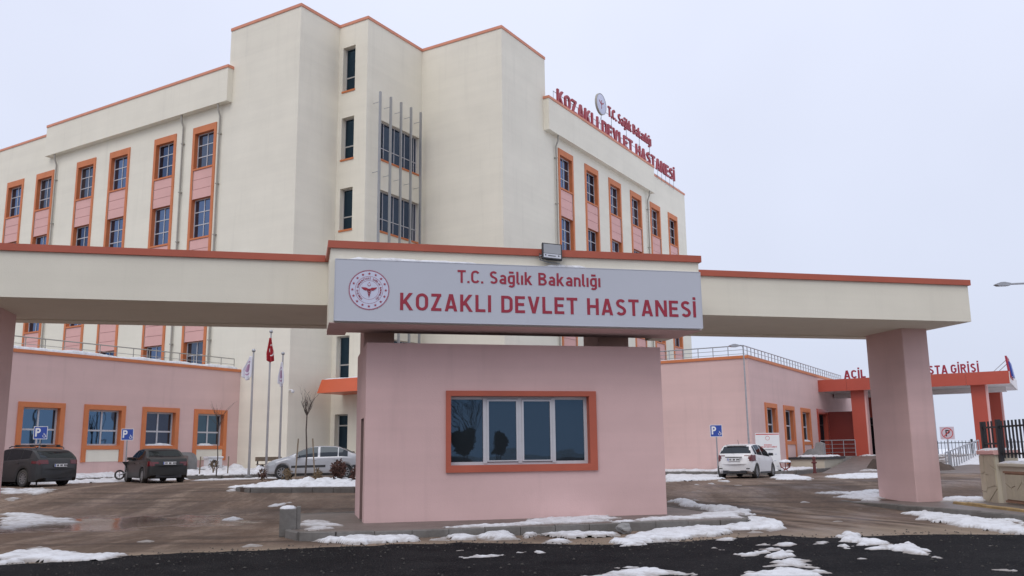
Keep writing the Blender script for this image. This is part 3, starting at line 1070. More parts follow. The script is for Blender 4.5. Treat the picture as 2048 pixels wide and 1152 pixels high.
def strip(F, a, gl):
    b = .20
    z0, z1 = 5.3, 20.82
    w = STRIP_W
    # uprights, head and sills in one orange surround
    mb = MB()
    zb, zt = z0, z1
    yf, yb = -.05, .30
    for (x0, x1, xi) in ((0, b, b), (w - b, w, w - b)):
        mb.quad((x0, yf, zb), (x1, yf, zb), (x1, yf, zt), (x0, yf, zt))
    mb.quad((0, 0, zb), (0, yf, zb), (0, yf, zt), (0, 0, zt)).quad((w, yf, zb), (w, 0, zb), (w, 0, zt), (w, yf, zt))
    mb.quad((0, yf, zt), (w, yf, zt), (w, 0, zt), (0, 0, zt))
    mb.quad((b, yf, WZ[3][1]), (w - b, yf, WZ[3][1]), (w - b, yf, zt), (b, yf, zt))
    for q, (c0, c1) in enumerate(WZ):
        mb.quad((b, yf, c0), (b, yb, c0), (b, yb, c1), (b, yf, c1)).quad((w - b, yb, c0), (w - b, yf, c0), (w - b, yf, c1), (w - b, yb, c1))
        mb.quad((b, yf if q == 3 else .0, c1), (w - b, yf if q == 3 else .0, c1), (w - b, yb, c1), (b, yb, c1))
        mb.box(b, w - b, yf - .01, yb, c0 - .10, c0)
    fr = part('strip_surround', shared('strip', lambda: mb.mesh('strip_surround', ORANGE)), None, F @ Matrix.Translation((a, 0, 0)))
    for c0, c1 in SPN:
        n = 3
        hh = (c1 - c0) / n
        for i in range(n):
            me = shared(('sp', round(hh, 2)), lambda: MB().box(b, w - b, -.012, .05, .012, hh - .012).mesh('spandrel_board', PANELP))
            obj('spandrel_board', me, None, fr, F @ Matrix.Translation((a, random.uniform(-.004, .004), c0 + i * hh)))
        part('spandrel_backing', shared('spb%.2f' % (c1 - c0), lambda: MB().quad((b, .02, 0), (w - b, .02, 0), (w - b, .02, c1 - c0), (b, .02, c1 - c0)).mesh('spandrel_backing', JOINTP)), None, F @ Matrix.Translation((a, 0, c0)))
    part('spandrel_board', MB().box(b, w - b, -.012, .05, 5.3, 5.58), PANELP, F @ Matrix.Translation((a, 0, 0)))
    for c0, c1 in WZ:
        window(HB, F, a + b, a + w - b, c0, c1, [.52], [.345, .675], .20, random.choice((GL_BLUE, GL_BLUE, GL_BLUE2, GL_BLUE3)), PVC, .055)


def strip_hole(a):
    return (a + .2, a + STRIP_W - .2, 5.3, 20.42)


FLW, FRW = FU(33.29), FV(25.9)
la = [-71.1, -66.5, -61.95, -58.4, -53.8, -50.3, -45.9, -42.35]
ra = [48.2, 51.93, 55.66, 59.38, 63.1, 66.83]
part('left_wing_wall', wall(-74, -39.47, .5, 23.42, [strip_hole(a) for a in la]), CREAM, FLW)
part('right_wing_wall', wall(46.70, 70.9, .5, 23.22, [strip_hole(a) for a in ra]), CREAM, FRW)
part('right_wing_end_wall', MB().quad(uvz(70.9, 25.9, .5), uvz(70.9, 38, .5), uvz(70.9, 38, 23.22), uvz(70.9, 25.9, 23.22)), CREAM)
part('wing_roof', MB().prism([tuple(uvz(a, b)[:2]) for a, b in [(33.4, 74), (33.4, 39.6), (46.8, 39.6), (46.8, 26.0), (70.8, 26.0), (70.8, 38), (48, 38), (48, 74)]], 22.6, 22.8), CONC2)
for a in la:
    strip(FLW, a, GL_BLUE)
for a in ra:
    strip(FRW, a, GL_BLUE)
# parapets standing out over the wings
part('left_parapet_band', MB().box(-57.0, -39.14, -.40, .3, 21.75, BAND), CREAM, FLW)
part('right_parapet_band', MB().box(46.42, 63.3, -.40, .3, 21.45, 23.50), CREAM, FRW)
coping_line([(32.89, 57.0), (32.89, 39.14), (33.29, 39.14)], BAND, BAND + .16, .35, .05, ORANGE_L, HB)
coping_line([(46.7, 25.9), (46.42, 25.9), (46.42, 25.50), (63.3, 25.50)][1:], 23.50, 23.66, .35, .05, ORANGE_L, HB)
coping_line([(33.29, 74), (33.29, 57.06)], 23.42, 23.57, .3, .05, ORANGE_L, HB)
coping_line([(63.36, 25.9), (70.9, 25.9), (70.9, 38)], 23.22, 23.37, .3, .05, ORANGE_L, HB)
for F, a, zt in ((FLW, -39.95, 21.75), (FLW, -43.15, 21.75), (FLW, -56.0, 21.75), (FLW, -63.9, 23.4), (FRW, 47.75, 21.45), (FRW, 62.45, 21.45)):
    mb = MB().tube([(0, -.30, zt), (0, -.27, zt - .35), (0, -.12, zt - .7), (0, -.11, 6.0)], .055, 8)
    for z in (8, 11, 14, 17, 20):
        mb.lathe([(.055, z - .03), (.085, z - .03), (.085, z + .03), (.055, z + .03)], 8)
    for i in range(len(mb.v)):
        pass
    dp = MB().tube([(0, -.30, zt), (0, -.27, zt - .35), (0, -.12, zt - .7), (0, -.11, 6.0)], .055, 8)
    for z in (8, 11, 14, 17, 20):
        dp.box(-.08, .08, -.185, 0, z - .03, z + .03)
    part('drain_pipe', dp, PIPE, F @ Matrix.Translation((a, 0, 0)), smooth=50)

# single-storey wing, left
FLL = FV(37.45)
lw_a = [18.4, 21.4, 24.4, 27.4, 30.4]
part('left_annex_wall', wall(10, 33.29, .5, 6.08, [(a + .22, a + 1.87, 2.20, 3.80) for a in lw_a]), PINK, FLL)
part('left_annex_wall', wall(-50, -37.45, .5, 6.08), PINK, FU(10))
part('annex_terrace', MB().prism([tuple(uvz(a, b)[:2]) for a, b in [(10, 37.5), (33.2, 37.5), (33.2, 60), (10, 60)]], 5.6, 5.75), CONC2)
coping_line([(10, 50), (10, 37.45), (33.28, 37.45)], 6.08, 6.22, .3, .06, ORANGE, HB)


def low_window(F, a, zt, g0, g1, foot, under, gl, w=2.09, cols=(.5,), rows=(.5,)):
    b = .22
    part('window_surround', ring(a, a + w, g0 - .18, zt, a + b, a + w - b, g0, g1, -.06, .30), ORANGE, F)
    for q0 in (0, w - b + .01):
        part('surround_foot', MB().box(q0, q0 + b - .01, -.058, 0, foot, g0 - .182), ORANGE, F @ Matrix.Translation((a, 0, 0)))
    part('apron_panel', MB().box(a + b, a + w - b, -.02, 0, foot + .02, g0 - .185), under, F)
    window(HB, F, a + b, a + w - b, g0, g1, list(cols), list(rows), .18, gl, PVC, .075)


for a in lw_a:
    low_window(FLL, a, 4.02, 2.20, 3.80, 1.46, CREAM, GL_LOW, cols=(.49,), rows=(.42,))

# single-storey wing, right
FR1, FR2 = FU(43.3), FV(13.0)
rr_a = [45.72, 49.25, 52.95]
part('right_annex_wall', wall(-25.9, -13.0, .5, 6.08), PINK, FR1)
part('right_annex_wall', wall(43.3, 75, .5, 6.08, [(a + .25, a + 1.95, 2.1, 3.79) for a in rr_a] + [(57.2, 59.4, .5, 3.8)]), PINK, FR2)
part('annex_terrace', MB().prism([tuple(uvz(a, b)[:2]) for a, b in [(43.4, 13.1), (74, 13.1), (74, 25.8), (43.4, 25.8)]], 5.6, 5.75), CONC2)
coping_line([(43.3, 25.88), (43.3, 13.0), (75, 13.0)], 6.08, 6.22, .3, .06, ORANGE, HB)
for a in rr_a:
    low_window(FR2, a, 4.02, 2.1, 3.79, .9, PINK, GL_LOW, w=2.2, cols=(.5,), rows=(.5,))
part('door_surround', ring(56.9, 59.7, .5, 4.1, 57.2, 59.4, .5, 3.8, -.06, .3), REDCLAD, FR2)
window(HB, FR2, 57.2, 59.4, 1.22, 3.8, [.5], [.75], .2, GL_DEEP, DARKPL, .07, 'door')

# porch over the tower door
pc = MB()
y0, y1 = -32.9, -28.5
pc.add([(y0 - .12, -1.95, 4.82), (y1, -1.95, 4.82), (y1, -1.75, 5.52), (y0, -1.75, 5.52), (y0 - .12, 0, 4.82), (y1, 0, 4.82), (y1, 0, 5.52), (y0, 0, 5.52)],
       [(0, 1, 2, 3), (3, 2, 6, 7), (0, 3, 7, 4), (0, 4, 5, 1), (1, 5, 6, 2)])
part('door_porch', pc, PORCH, FU(36.44))


def railing(name, label, p0, p1, z, h, n, rails, m=STEEL, r=.022, group=None):
    """posts and rails between two plan points"""
    t = thing(name, label, 'railing', Matrix.Translation((p0.x, p0.y, z)), group)
    d = (p1 - p0)
    me = MB().tube([(0, 0, 0), (0, 0, h)], r, 6).mesh('post', m)
    for i in range(n + 1):
        q = p0 + d * (i / n)
        obj('post', me, None, t, Matrix.Translation((q.x, q.y, z + d.z * i / n)))
    for f in rails:
        rr = r * (1.25 if f == rails[-1] else .6)
        obj('rail', MB().tube([(0, 0, 0), tuple(d)], rr, 6), m, t, Matrix.Translation((p0.x, p0.y, z + h * f)))
    return t


def flat(p):
    return Vector((p.x, p.y, 0))


railing('terrace_railing', 'thin steel railing on the snowy terrace edge of the left pink annex', flat(uvz(10.2, 37.65)), flat(uvz(33.0, 37.65)), 6.0, .78, 26, [.62, 1.0], PIPE)
railing('terrace_railing', 'steel railing above the plain pink wall behind the guard house', flat(uvz(43.55, 25.7)), flat(uvz(43.55, 13.25)), 6.0, .74, 16, [.45, .72, 1.0])
railing('terrace_railing', 'long steel railing running back above the three narrow windows of the right annex', flat(uvz(43.55, 13.25)), flat(uvz(66, 13.25)), 6.0, .74, 36, [.45, .72, 1.0])

# ------------------------------------------------------------------ lettering on the roof of the right wing
RS = thing('rooftop_sign', 'tall maroon KOZAKLI DEVLET HASTANESİ letters standing on the roof edge', 'sign', Matrix.Translation(uvz(58, 25.8, 23.3)))
FRS = FV(25.72)
lettering(RS, FRS, 'KOZAKLI DEVLET HASTANESİ', 47.9, 68.25, 23.74, .95, MAROON_R, -.08, .04, .165, .13, .5)
lettering(RS, FRS, 'T.C. Sağlık Bakanlığı', 55.6, 63.4, 25.36, .76, MAROON_R, -.07, .04, .165, .11, .42)
fr = MB()
for u in [47.6 + .86 * k for k in range(25)]:
    fr.tube([(u, .09, 23.0), (u, .09, 24.4)], .018, 5)
for z in (23.85, 24.45):
    fr.tube([(47.6, .11, z), (68.3, .11, z)], .02, 5)
for u in (54.7, 56.4, 59.0, 61.4, 63.4):
    fr.tube([(u, .12, 23.2), (u, .12, 26.0)], .024, 5).tube([(u, .14, 25.0), (u, .9, 23.0)], .018, 5)
fr.tube([(54.2, .12, 25.6), (63.8, .12, 25.6)], .02, 5)
obj('support_frame', fr, STEEL, RS, FRS)
dk = MB().lathe([(0, -.10), (.74, -.10), (.76, -.09), (.76, .03), (0, .03)], 36, 'y')
em = obj('emblem_disc', dk, SIGNE, RS, FRS @ Matrix.Translation((54.35, 0, 25.80)), 40)
obj('emblem_rim', MB().lathe([(.74, -.11), (.78, -.11), (.78, .04), (.74, .04), (.74, -.11)], 36, 'y'), PIPE, em, FRS @ Matrix.Translation((54.35, 0, 25.80)))
mk = MB().box(-.03, .03, -.115, -.10, -.35, .3).prism([(-.4, .22), (0, .05), (.4, .22), (.3, .08), (0, -.06), (-.3, .08)][::-1], -.114, -.101, 'y')
obj('emblem_mark', mk, MAROON_R, em, FRS @ Matrix.Translation((54.35, 0, 25.80)))

# ------------------------------------------------------------------ gate
GT = thing('entrance_gate', 'long cream gate beam with orange coping carried on thick pink columns', 'gate', Matrix.Translation(gnz(5, 22, 0)))
F0 = FG(0)
obj('side_beam', MB().box(-8.3, 18.15, 21.0, 24.85, 5.06, 6.08), CREAM_G, GT, F0)
obj('soffit_rib', MB().box(-8.2, 18.05, 24.3, 24.82, 5.03, 5.059), CREAM_G, GT, F0)
obj('central_beam', MB().box(.60, 9.30, 19.5, 20.99, 4.44, 6.085), CREAM_G, GT, F0)
obj('coping', MB().box(-8.36, .53, 20.94, 24.91, 6.08, 6.235), ORANGE_G, GT, F0)
obj('coping', MB().box(9.37, 18.21, 20.94, 24.91, 6.08, 6.235), ORANGE_G, GT, F0)
obj('coping', MB().box(.54, 9.36, 19.44, 24.90, 6.085, 6.245), ORANGE_G, GT, F0)
obj('soffit_panel', MB().box(.601, 9.299, 19.501, 20.988, 4.425, 4.439), PINK_G, GT, F0)
obj('soffit_block', MB().box(.62, 1.05, 20.995, 21.6, 4.44, 5.055), PINK_G, GT, F0)
obj('soffit_block', MB().box(8.7, 9.25, 20.995, 21.6, 4.44, 5.055), CREAM_G, GT, F0)
for g0, g1, n0, n1, zb in ((-7.95, -6.72, 22.5, 23.7, -.1), (1.52, 2.27, 22.0, 23.2, 4.0), (7.55, 8.40, 22.0, 23.2, 4.0), (17.03, 17.88, 22.5, 24.2, .12)):
    mb = MB()
    c = .02
    mb.prism([(g0 + c, n0), (g1 - c, n0), (g1, n0 + c), (g1, n1), (g0, n1), (g0, n0 + c)], zb, 5.06)
    obj('column', mb, PINK_G, GT, F0)

# guard house
GH = thing('guard_house', 'pink guard house with one wide orange-framed window under the gate sign', 'guard house', Matrix.Translation(gnz(5, 21.8, .15)))
a0, a1, b0, b1 = 1.48, 8.58, 20.35, 23.45
wh = (3.40, 6.70, 1.36, 2.92)
obj('front_wall', wall(a0, a1, .15, 4.12, [wh]), PINK_G, GH, FG(b0))
obj('side_wall', wall(-b1, -b0, .15, 4.12, [(-21.75, -20.85, .15, 2.45)]), PINK_G, GH, frame(-N_, G, G * a0))
obj('side_wall', MB().quad((a1, b0, .15), (a1, b1, .15), (a1, b1, 4.12), (a1, b0, 4.12)), PINK_G, GH, F0)
obj('back_wall', MB().quad((a0, b1, .15), (a1, b1, .15), (a1, b1, 4.12), (a0, b1, 4.12)), PINK_G, GH, F0)
obj('roof', MB().quad((a0, b0, 4.12), (a1, b0, 4.12), (a1, b1, 4.12), (a0, b1, 4.12)), CONC2, GH, F0)
dr = MB().box(a0 + .14, a0 + .20, 20.85, 21.75, .15, 2.45).box(a0 + .003, a0 + .14, 20.83, 20.849, .15, 2.46).box(a0 + .003, a0 + .14, 21.751, 21.77, .15, 2.46)
obj('door', dr, mat('brown_door', (.20, .13, .12), .6, .1, 4), GH, F0)
sur = ring(3.29, 6.88, 1.20, 3.04, wh[0], wh[1], wh[2], wh[3], -.055, .26)
obj('window_surround', sur, ORANGE_G, GH, FG(b0))
gwin = MB()
W0 = 3.29


def gx(q):
    return 3.29 + (q - 175) / (1880 - 175) * 3.59


zb_, zt_ = wh[2], wh[3]
gwin.box(wh[0], wh[1], .14, .22, zb_, zb_ + .07).box(wh[0], wh[1], .14, .22, zt_ - .07, zt_)
gwin.box(wh[0], gx(240), .139, .221, zb_, zt_).box(gx(1757), wh[1], .139, .221, zb_, zt_)
for q0, q1 in ((597, 640), (990, 1035), (1378, 1420)):
    gwin.box(gx(q0), gx(q1), .12, .219, zb_ + .03, zt_ - .03)
gw = obj('window', gwin, PVC, GH, FG(b0))
for q0, q1, s in ((236, 600, 0), (640, 990, 1), (1035, 1378, 1), (1418, 1760, 0)):
    x0, x1, z0_, z1_ = gx(q0), gx(q1), zb_ + .07, zt_ - .07
    if s:
        sash = MB()
        k = .042
        sash.box(x0, x0 + k, .10, .16, z0_, z1_).box(x1 - k, x1, .10, .16, z0_, z1_).box(x0 + k, x1 - k, .101, .159, z0_, z0_ + k * .7).box(x0 + k, x1 - k, .101, .159, z1_ - k, z1_)
        obj('sash', sash, PVC, gw, FG(b0))
    obj('pane', MB().box(x0 - .01, x1 + .01, .165 if not s else .13, .175 if not s else .14, z0_ - .01, z1_ + .01), GL_GUARD, gw, FG(b0))

# sign on the gate
HS = thing('hospital_name_sign', 'long pale grey sign board reading KOZAKLI DEVLET HASTANESİ on the gate', 'sign', Matrix.Translation(gnz(5, 19.42, 4.47)))
FS = FG(19.34)
for q0, q1 in ((.71, 4.979), (4.980, 9.25)):
    obj('board', MB().box(q0, q1, 0, .158, 4.47, 5.805), SIGNP, HS, FS)
obj('edge_trim', MB().box(.695, .709, -.006, .158, 4.46, 5.815).box(9.251, 9.265, -.006, .158, 4.46, 5.815).box(.709, 9.251, -.006, .158, 4.455, 4.469).box(.709, 9.251, -.006, .158, 5.806, 5.82), SIGNP, HS, FS)
lettering(HS, FS, 'KOZAKLI DEVLET HASTANESİ', 2.11, 9.10, 4.72, .385, MAROON, -.007, -.0005, .165, .135, .55)
lettering(HS, FS, 'T.C. Sağlık Bakanlığı', 3.385, 6.74, 5.37, .29, MAROON, -.007, -.0005, .16, .115, .46)
FE = FS @ Matrix.Translation((1.435, 0, 5.145))
emb = obj('emblem', MB().lathe([(0, -.004), (.44, -.004), (.44, -.001)], 48, 'y'), SIGNE, HS, FE)


def annulus(r0, r1, y, n=48):
    mb = MB()
    for k in range(n):
        a, b = 2 * pi * k / n, 2 * pi * (k + 1) / n
        mb.quad((r0 * cos(a), y, r0 * sin(a)), (r1 * cos(a), y, r1 * sin(a)), (r1 * cos(b), y, r1 * sin(b)), (r0 * cos(b), y, r0 * sin(b)))
    return mb


for r0, r1 in ((.418, .432), (.438, .443), (.296, .302), (.206, .211)):
    obj('ring', annulus(r0, r1, -.006), MAROON, emb, FE)
star = [(.034 * (1 if k % 2 == 0 else .4) * sin(pi * k / 5), .034 * (1 if k % 2 == 0 else .4) * cos(pi * k / 5)) for k in range(10)]
sm = MB().prism(star[::-1], -.009, -.005, 'y').mesh('star', MAROON)
for k in range(16):
    a = pi / 2 + 2 * pi * k / 16
    obj('star', sm, None, emb, FE @ Matrix.Translation((.36 * cos(a), 0, .36 * sin(a))))


def text_mesh(body, size, m, extrude=0.0, off=0.0):
    cu = bpy.data.curves.new('txt', 'FONT')
    cu.body = body
    cu.size = size
    cu.offset = off
    cu.extrude = extrude
    cu.align_x = 'CENTER'
    o = bpy.data.objects.new('txt', cu)
    COL.objects.link(o)
    dg = bpy.context.evaluated_depsgraph_get()
    me = bpy.data.meshes.new_from_object(o.evaluated_get(dg))
    bpy.data.objects.remove(o)
    bpy.data.curves.remove(cu)
    me.materials.clear()
    me.materials.append(m)
    me.name = 'letter'
    return me


RX = Matrix.Rotation(pi / 2, 4, 'X')
txt = 'TÜRKİYE CUMHURİYETİ SAĞLIK BAKANLIĞI'
for k, c in enumerate(txt):
    if c == ' ':
        continue
    a = radians(236 - 292 * (k + .5) / len(txt))
    me = shared(('et', c), lambda: text_mesh(c, .054, MAROON, .002, .001))
    obj('letter', me, None, emb, FE @ Matrix.Rotation(-(a - pi / 2), 4, 'Y') @ Matrix.Translation((0, -.008, .234)) @ RX)
sf = MB().prism([(-.012, .03), (-.004, -.17), (.004, -.17), (.012, .03)], -.009, -.005, 'y')
sf.lathe([(0, -.009), (.02, -.009), (.02, -.005)], 12, 'y')
for v in range(12, len(sf.v)):
    pass
obj('staff', sf, MAROON, emb, FE)
for s in (-1, 1):
    wg = [(0, .015), (.055, .05), (.17, .06), (.165, .045), (.15, .04), (.155, .028), (.13, .018), (.13, .005), (.10, -.005), (.09, -.018), (.03, -.01)]
    pts = [(s * x, z) for x, z in wg]
    obj('wing', MB().prism(pts if s < 0 else pts[::-1], -.0096, -.0052, 'y'), MAROON, emb, FE)
    sn = [(s * .05 * (1 - q / 16) * sin(q * .75), -.008, -.01 - .0095 * q) for q in range(15)]
    obj('serpent', MB().tube(sn, .006, 5), MAROON, emb, FE)
cr = []
for k in range(13):
    a = radians(215 + 290 * k / 12 - 90)
    cr.append((.036 * cos(a), .115 + .036 * sin(a)))
cr2 = [(.028 * cos(radians(205 + 310 * k / 12 - 90)) , .122 + .028 * sin(radians(205 + 310 * k / 12 - 90))) for k in range(12, -1, -1)]
mbc = MB()
for k in range(12):
    mbc.quad((cr[k][0], -.007, cr[k][1]), (cr[k + 1][0], -.007, cr[k + 1][1]), (cr2[12 - k - 1][0], -.007, cr2[12 - k - 1][1]), (cr2[12 - k][0], -.007, cr2[12 - k][1]))
obj('crescent', mbc, MAROON, emb, FE)
obj('star', sm, None, emb, FE @ Matrix.Translation((0, 0, .162)) @ Matrix.Scale(.55, 4))

# floodlight on the gate coping
FLM = FG(19.40) @ Matrix.Translation((5.585, -.10, 6.17))
FLD = thing('floodlight', 'square black LED floodlight tipped forward on the gate coping', 'floodlight', FLM)
tl = FLM @ Matrix.Rotation(radians(-14), 4, 'X') @ Matrix.Rotation(radians(4), 4, 'Y')
obj('housing', MB().box(-.235, .235, 0, .07, -.20, .20).box(-.2, .2, .07, .11, -.15, .15), BLACKM, FLD, tl)
obj('lens', MB().box(-.205, .205, -.008, 0, -.065, .175), mat('flood_lens', (0.30, 0.31, 0.33), 0.2, .05, 6), FLD, tl)
obj('label_plate', MB().box(-.205, .205, -.008, 0, -.175, -.075), SIGNP, FLD, tl)
obj('screw', MB().box(-.175, -.145, -.012, -.008, -.13, -.10).box(.135, .165, -.012, -.008, -.13, -.10), BLACKM, FLD, tl)
obj('caption', MB().box(-.10, .08, -.011, -.008, -.135, -.115), BLACKM, FLD, tl)
obj('bracket', MB().tube([(-.25, .03, -.12), (-.29, .03, -.14), (-.29, .06, -.22), (-.05, .09, -.25), (.2, .09, -.25)], .014, 6), STEEL, FLD, tl)
obj('cable', MB().tube([(-.235, .05, -.10), (-.30, .02, -.08), (-.31, .02, -.16), (-.26, .06, -.22)], .009, 6), DARKPL, FLD, tl)
# ------------------------------------------------------------------ emergency entrance
EC = thing('emergency_canopy', 'red panelled canopy on square columns at the emergency entrance', 'canopy', Matrix.Translation(uvz(62, 8, 1.22)))
FC = FU(57.8)       # local x = -v
xs_ = [-13.02, -11.3, -9.1, -6.9, -4.7, -2.5]
for p0, p1 in zip(xs_, xs_[1:]):
    obj('fascia_panel', MB().box(p0 + .006, p1 - .006, -.03, .04, 5.17, 5.90), REDCLAD, EC, FC)
obj('roof_slab', MB().box(-13.0, -2.53, .045, 8.2, 5.32, 5.86), SOFFIT, EC, FC)
obj('soffit', MB().box(-13.0, -2.55, .045, 8.2, 5.22, 5.315), SOFFIT, EC, FC)
obj('soffit_beam', MB().box(-12.9, -2.9, 3.9, 4.6, 4.95, 5.215), SOFFIT, EC, FC)
obj('end_fascia', MB().box(-2.525, -2.46, .045, 8.2, 5.22, 5.86), SOFFIT, EC, FC)
for q0, q1, d0, d1 in ((-11.2, -10.42, .5, 1.25), (-4.55, -3.80, .5, 1.25), (-4.1, -3.35, 5.5, 6.25), (-11.2, -10.42, 5.5, 6.25)):
    cm_ = obj('column', MB().box(q0, q1, d0, d1, 1.2, 5.215), REDCLAD, EC, FC)
    obj('column_edge', MB().box(q1 + .002, q1 + .10, d0 + .02, d1 - .02, 1.2, 5.21), PANELP, cm_, FC)
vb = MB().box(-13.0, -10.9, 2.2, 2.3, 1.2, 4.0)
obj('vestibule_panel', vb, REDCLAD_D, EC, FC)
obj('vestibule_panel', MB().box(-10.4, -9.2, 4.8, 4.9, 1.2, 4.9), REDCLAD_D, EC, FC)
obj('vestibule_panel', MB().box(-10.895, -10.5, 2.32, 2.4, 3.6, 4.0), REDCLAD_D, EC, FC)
window(EC, FC, -10.89, -9.4, 1.22, 3.58, [.5], [.8], 2.32, GL_DEEP, DARKPL, .06, 'sliding_door')
lt = MB()
lettering(EC, FU(57.86), 'ACİL', -11.42, -10.15, 5.91, .50, MAROON, -.05, .04, .19, .11)
lettering(EC, FU(57.86), 'HASTA GİRİŞİ', -7.40, -3.98, 5.91, .50, MAROON, -.05, .04, .19, .12, .36)
ps = thing('canopy_edge_sign', 'thin maroon sign panel seen edge-on at the right end of the red canopy', 'sign', Matrix.Translation(uvz(58.2, 2.5, 5.8)))
FP = FC
obj('panel', MB().add([(-2.52, .1, 5.5), (-2.40, .1, 5.5), (-2.40, 2.6, 5.5), (-2.52, 2.6, 5.5), (-2.62, .1, 6.75), (-2.52, .1, 6.75), (-2.52, 2.6, 6.75), (-2.62, 2.6, 6.75)], [(0, 3, 2, 1), (4, 5, 6, 7), (0, 1, 5, 4), (1, 2, 6, 5), (2, 3, 7, 6), (3, 0, 4, 7)]), MAROON, ps, FP)
obj('poster', MB().add([(-2.395, .5, 5.6), (-2.30, .5, 5.6), (-2.30, 2.4, 5.6), (-2.395, 2.4, 5.6), (-2.50, .5, 6.45), (-2.42, .5, 6.45), (-2.42, 2.4, 6.45), (-2.50, 2.4, 6.45)], [(0, 3, 2, 1), (4, 5, 6, 7), (0, 1, 5, 4), (1, 2, 6, 5), (2, 3, 7, 6), (3, 0, 4, 7)]), BLUE, ps, FP)
for q0 in (.3, 2.3):
    obj('strut', MB().tube([(-2.6, q0, 6.5), (-3.3, q0, 5.87)], .02, 5), STEEL, ps, FP)
railing('entrance_railing', 'steel railing with mesh of bars before the red emergency door', flat(uvz(56.9, 12.9)), flat(uvz(56.9, 10.9)), 1.22, .95, 3, [.25, .5, .75, 1.0])

# low planter wall, concrete wedge, hydrant, bin and notice board by the right annex
pw = thing('planter_wall', 'low cream planter wall with dark coping beside the ramp', 'wall', Matrix.Translation(uvz(50, 10.4, .6)))
obj('wall_body', MB().box(49.5, 54.2, 11.1, 12.9, .4, 1.12), CREAMW, pw, frame(U, V, Vector((0, 0, 0))))
obj('coping', MB().box(49.4, 54.3, 11.0, 12.95, 1.12, 1.24), DARKPL, pw, frame(U, V, Vector((0, 0, 0))))
wd = MB().prism([(0, 0), (1.25, 0), (1.25, .72), (1.05, .80), (.85, .76), (.78, .46), (.4, .40), (.12, .16)], 0, .5, 'y')
wd2 = obj('concrete_wedge', wd, CONC2, None, FU(51.3) @ Matrix.Translation((-12.75, 0, 1.24)))
tag(wd2, 'curved grey concrete wedge standing on the planter wall near the red door', 'block')
HYDR = mat('worn_red_iron', (.12, .03, .028), .7, .25, 9)
hy = thing('fire_hydrant', 'dark red fire hydrant post on the kerb before the ramp', 'hydrant', T(13.22, 40.2, .60))
hm = MB().lathe([(.09, 0), (.09, .05), (.065, .06), (.065, .42), (.10, .44), (.10, .50), (.065, .52), (.065, .62), (.09, .64), (.08, .70), (0, .74)], 12)
obj('standpipe', hm, HYDR, hy, T(13.22, 40.2, .60), 40)
obj('outlet', MB().tube([(-.11, 0, .46), (.11, 0, .46)], .035, 8), HYDR, hy, T(13.22, 40.2, .60))
bn = thing('litter_bin', 'small round litter bin hung in a curved brown stand, snow on top', 'bin', T(12.45, 41.9, .64))
bm_ = MB().tube([(-.24, 0, .42), (-.20, 0, .22), (0, 0, .10), (.20, 0, .22), (.24, 0, .42)], .025, 6).tube([(-.26, 0, .42), (.26, 0, .42)], .02, 6).tube([(-.08, 0, 0), (-.06, 0, .12)], .02, 6).tube([(.08, 0, 0), (.06, 0, .12)], .02, 6).tube([(0, 0, .1), (0, 0, .42)], .02, 6)
obj('stand', bm_, REDCLAD_D, bn, T(12.45, 41.9, .64))
obj('snow_cap', MB().lathe([(.27, .43), (.24, .50), (.12, .55), (0, .56)], 14), SNOWM, bn, T(12.45, 41.9, .64), 60)
NB = thing('notice_board', 'tall white notice board with red heading behind the white car', 'notice board', T(11.82, 42.3, .64, radians(4)))
FN = T(11.82, 42.3, .64, radians(4))
obj('board', MB().box(-.57, .57, 0, .05, .08, 1.78), WHITE, NB, FN)
obj('header_strip', MB().box(-.55, .55, -.006, 0, 1.70, 1.74), REDP, NB, FN)
obj('foot', MB().box(-.5, -.4, -.15, .2, 0, .09).box(.4, .5, -.15, .2, 0, .09), BLACKM, NB, FN)
obj('emblem', annulus(.085, .10, -.004, 24), REDP, NB, FN @ Matrix.Translation((0, 0, 1.54)))
lettering(NB, FN, 'KOZAKLI', -.18, .18, 1.20, .055, REDP, -.005, 0, .2, .14)
lettering(NB, FN, 'DEVLET HASTANESİ', -.42, .42, 1.11, .055, REDP, -.005, 0, .2, .14)
tx = MB()
for k in range(3):
    tx.box(-.3 + .05 * k, .28 - .04 * k, -.004, 0, 1.02 - .012 * k, 1.026 - .012 * k)
obj('small_print', tx, BLACKM, NB, FN)
pi_bl = MB()
for qx, qz in ((-.35, .85), (.05, .88), (.35, .8), (-.2, .6), (.3, .5), (0, .3), (-.35, .35), (.4, .25)):
    pi_bl.box(qx - .05, qx + .05, -.004, 0, qz - .02, qz + .02)
obj('print', pi_bl, SIGNP, NB, FN)


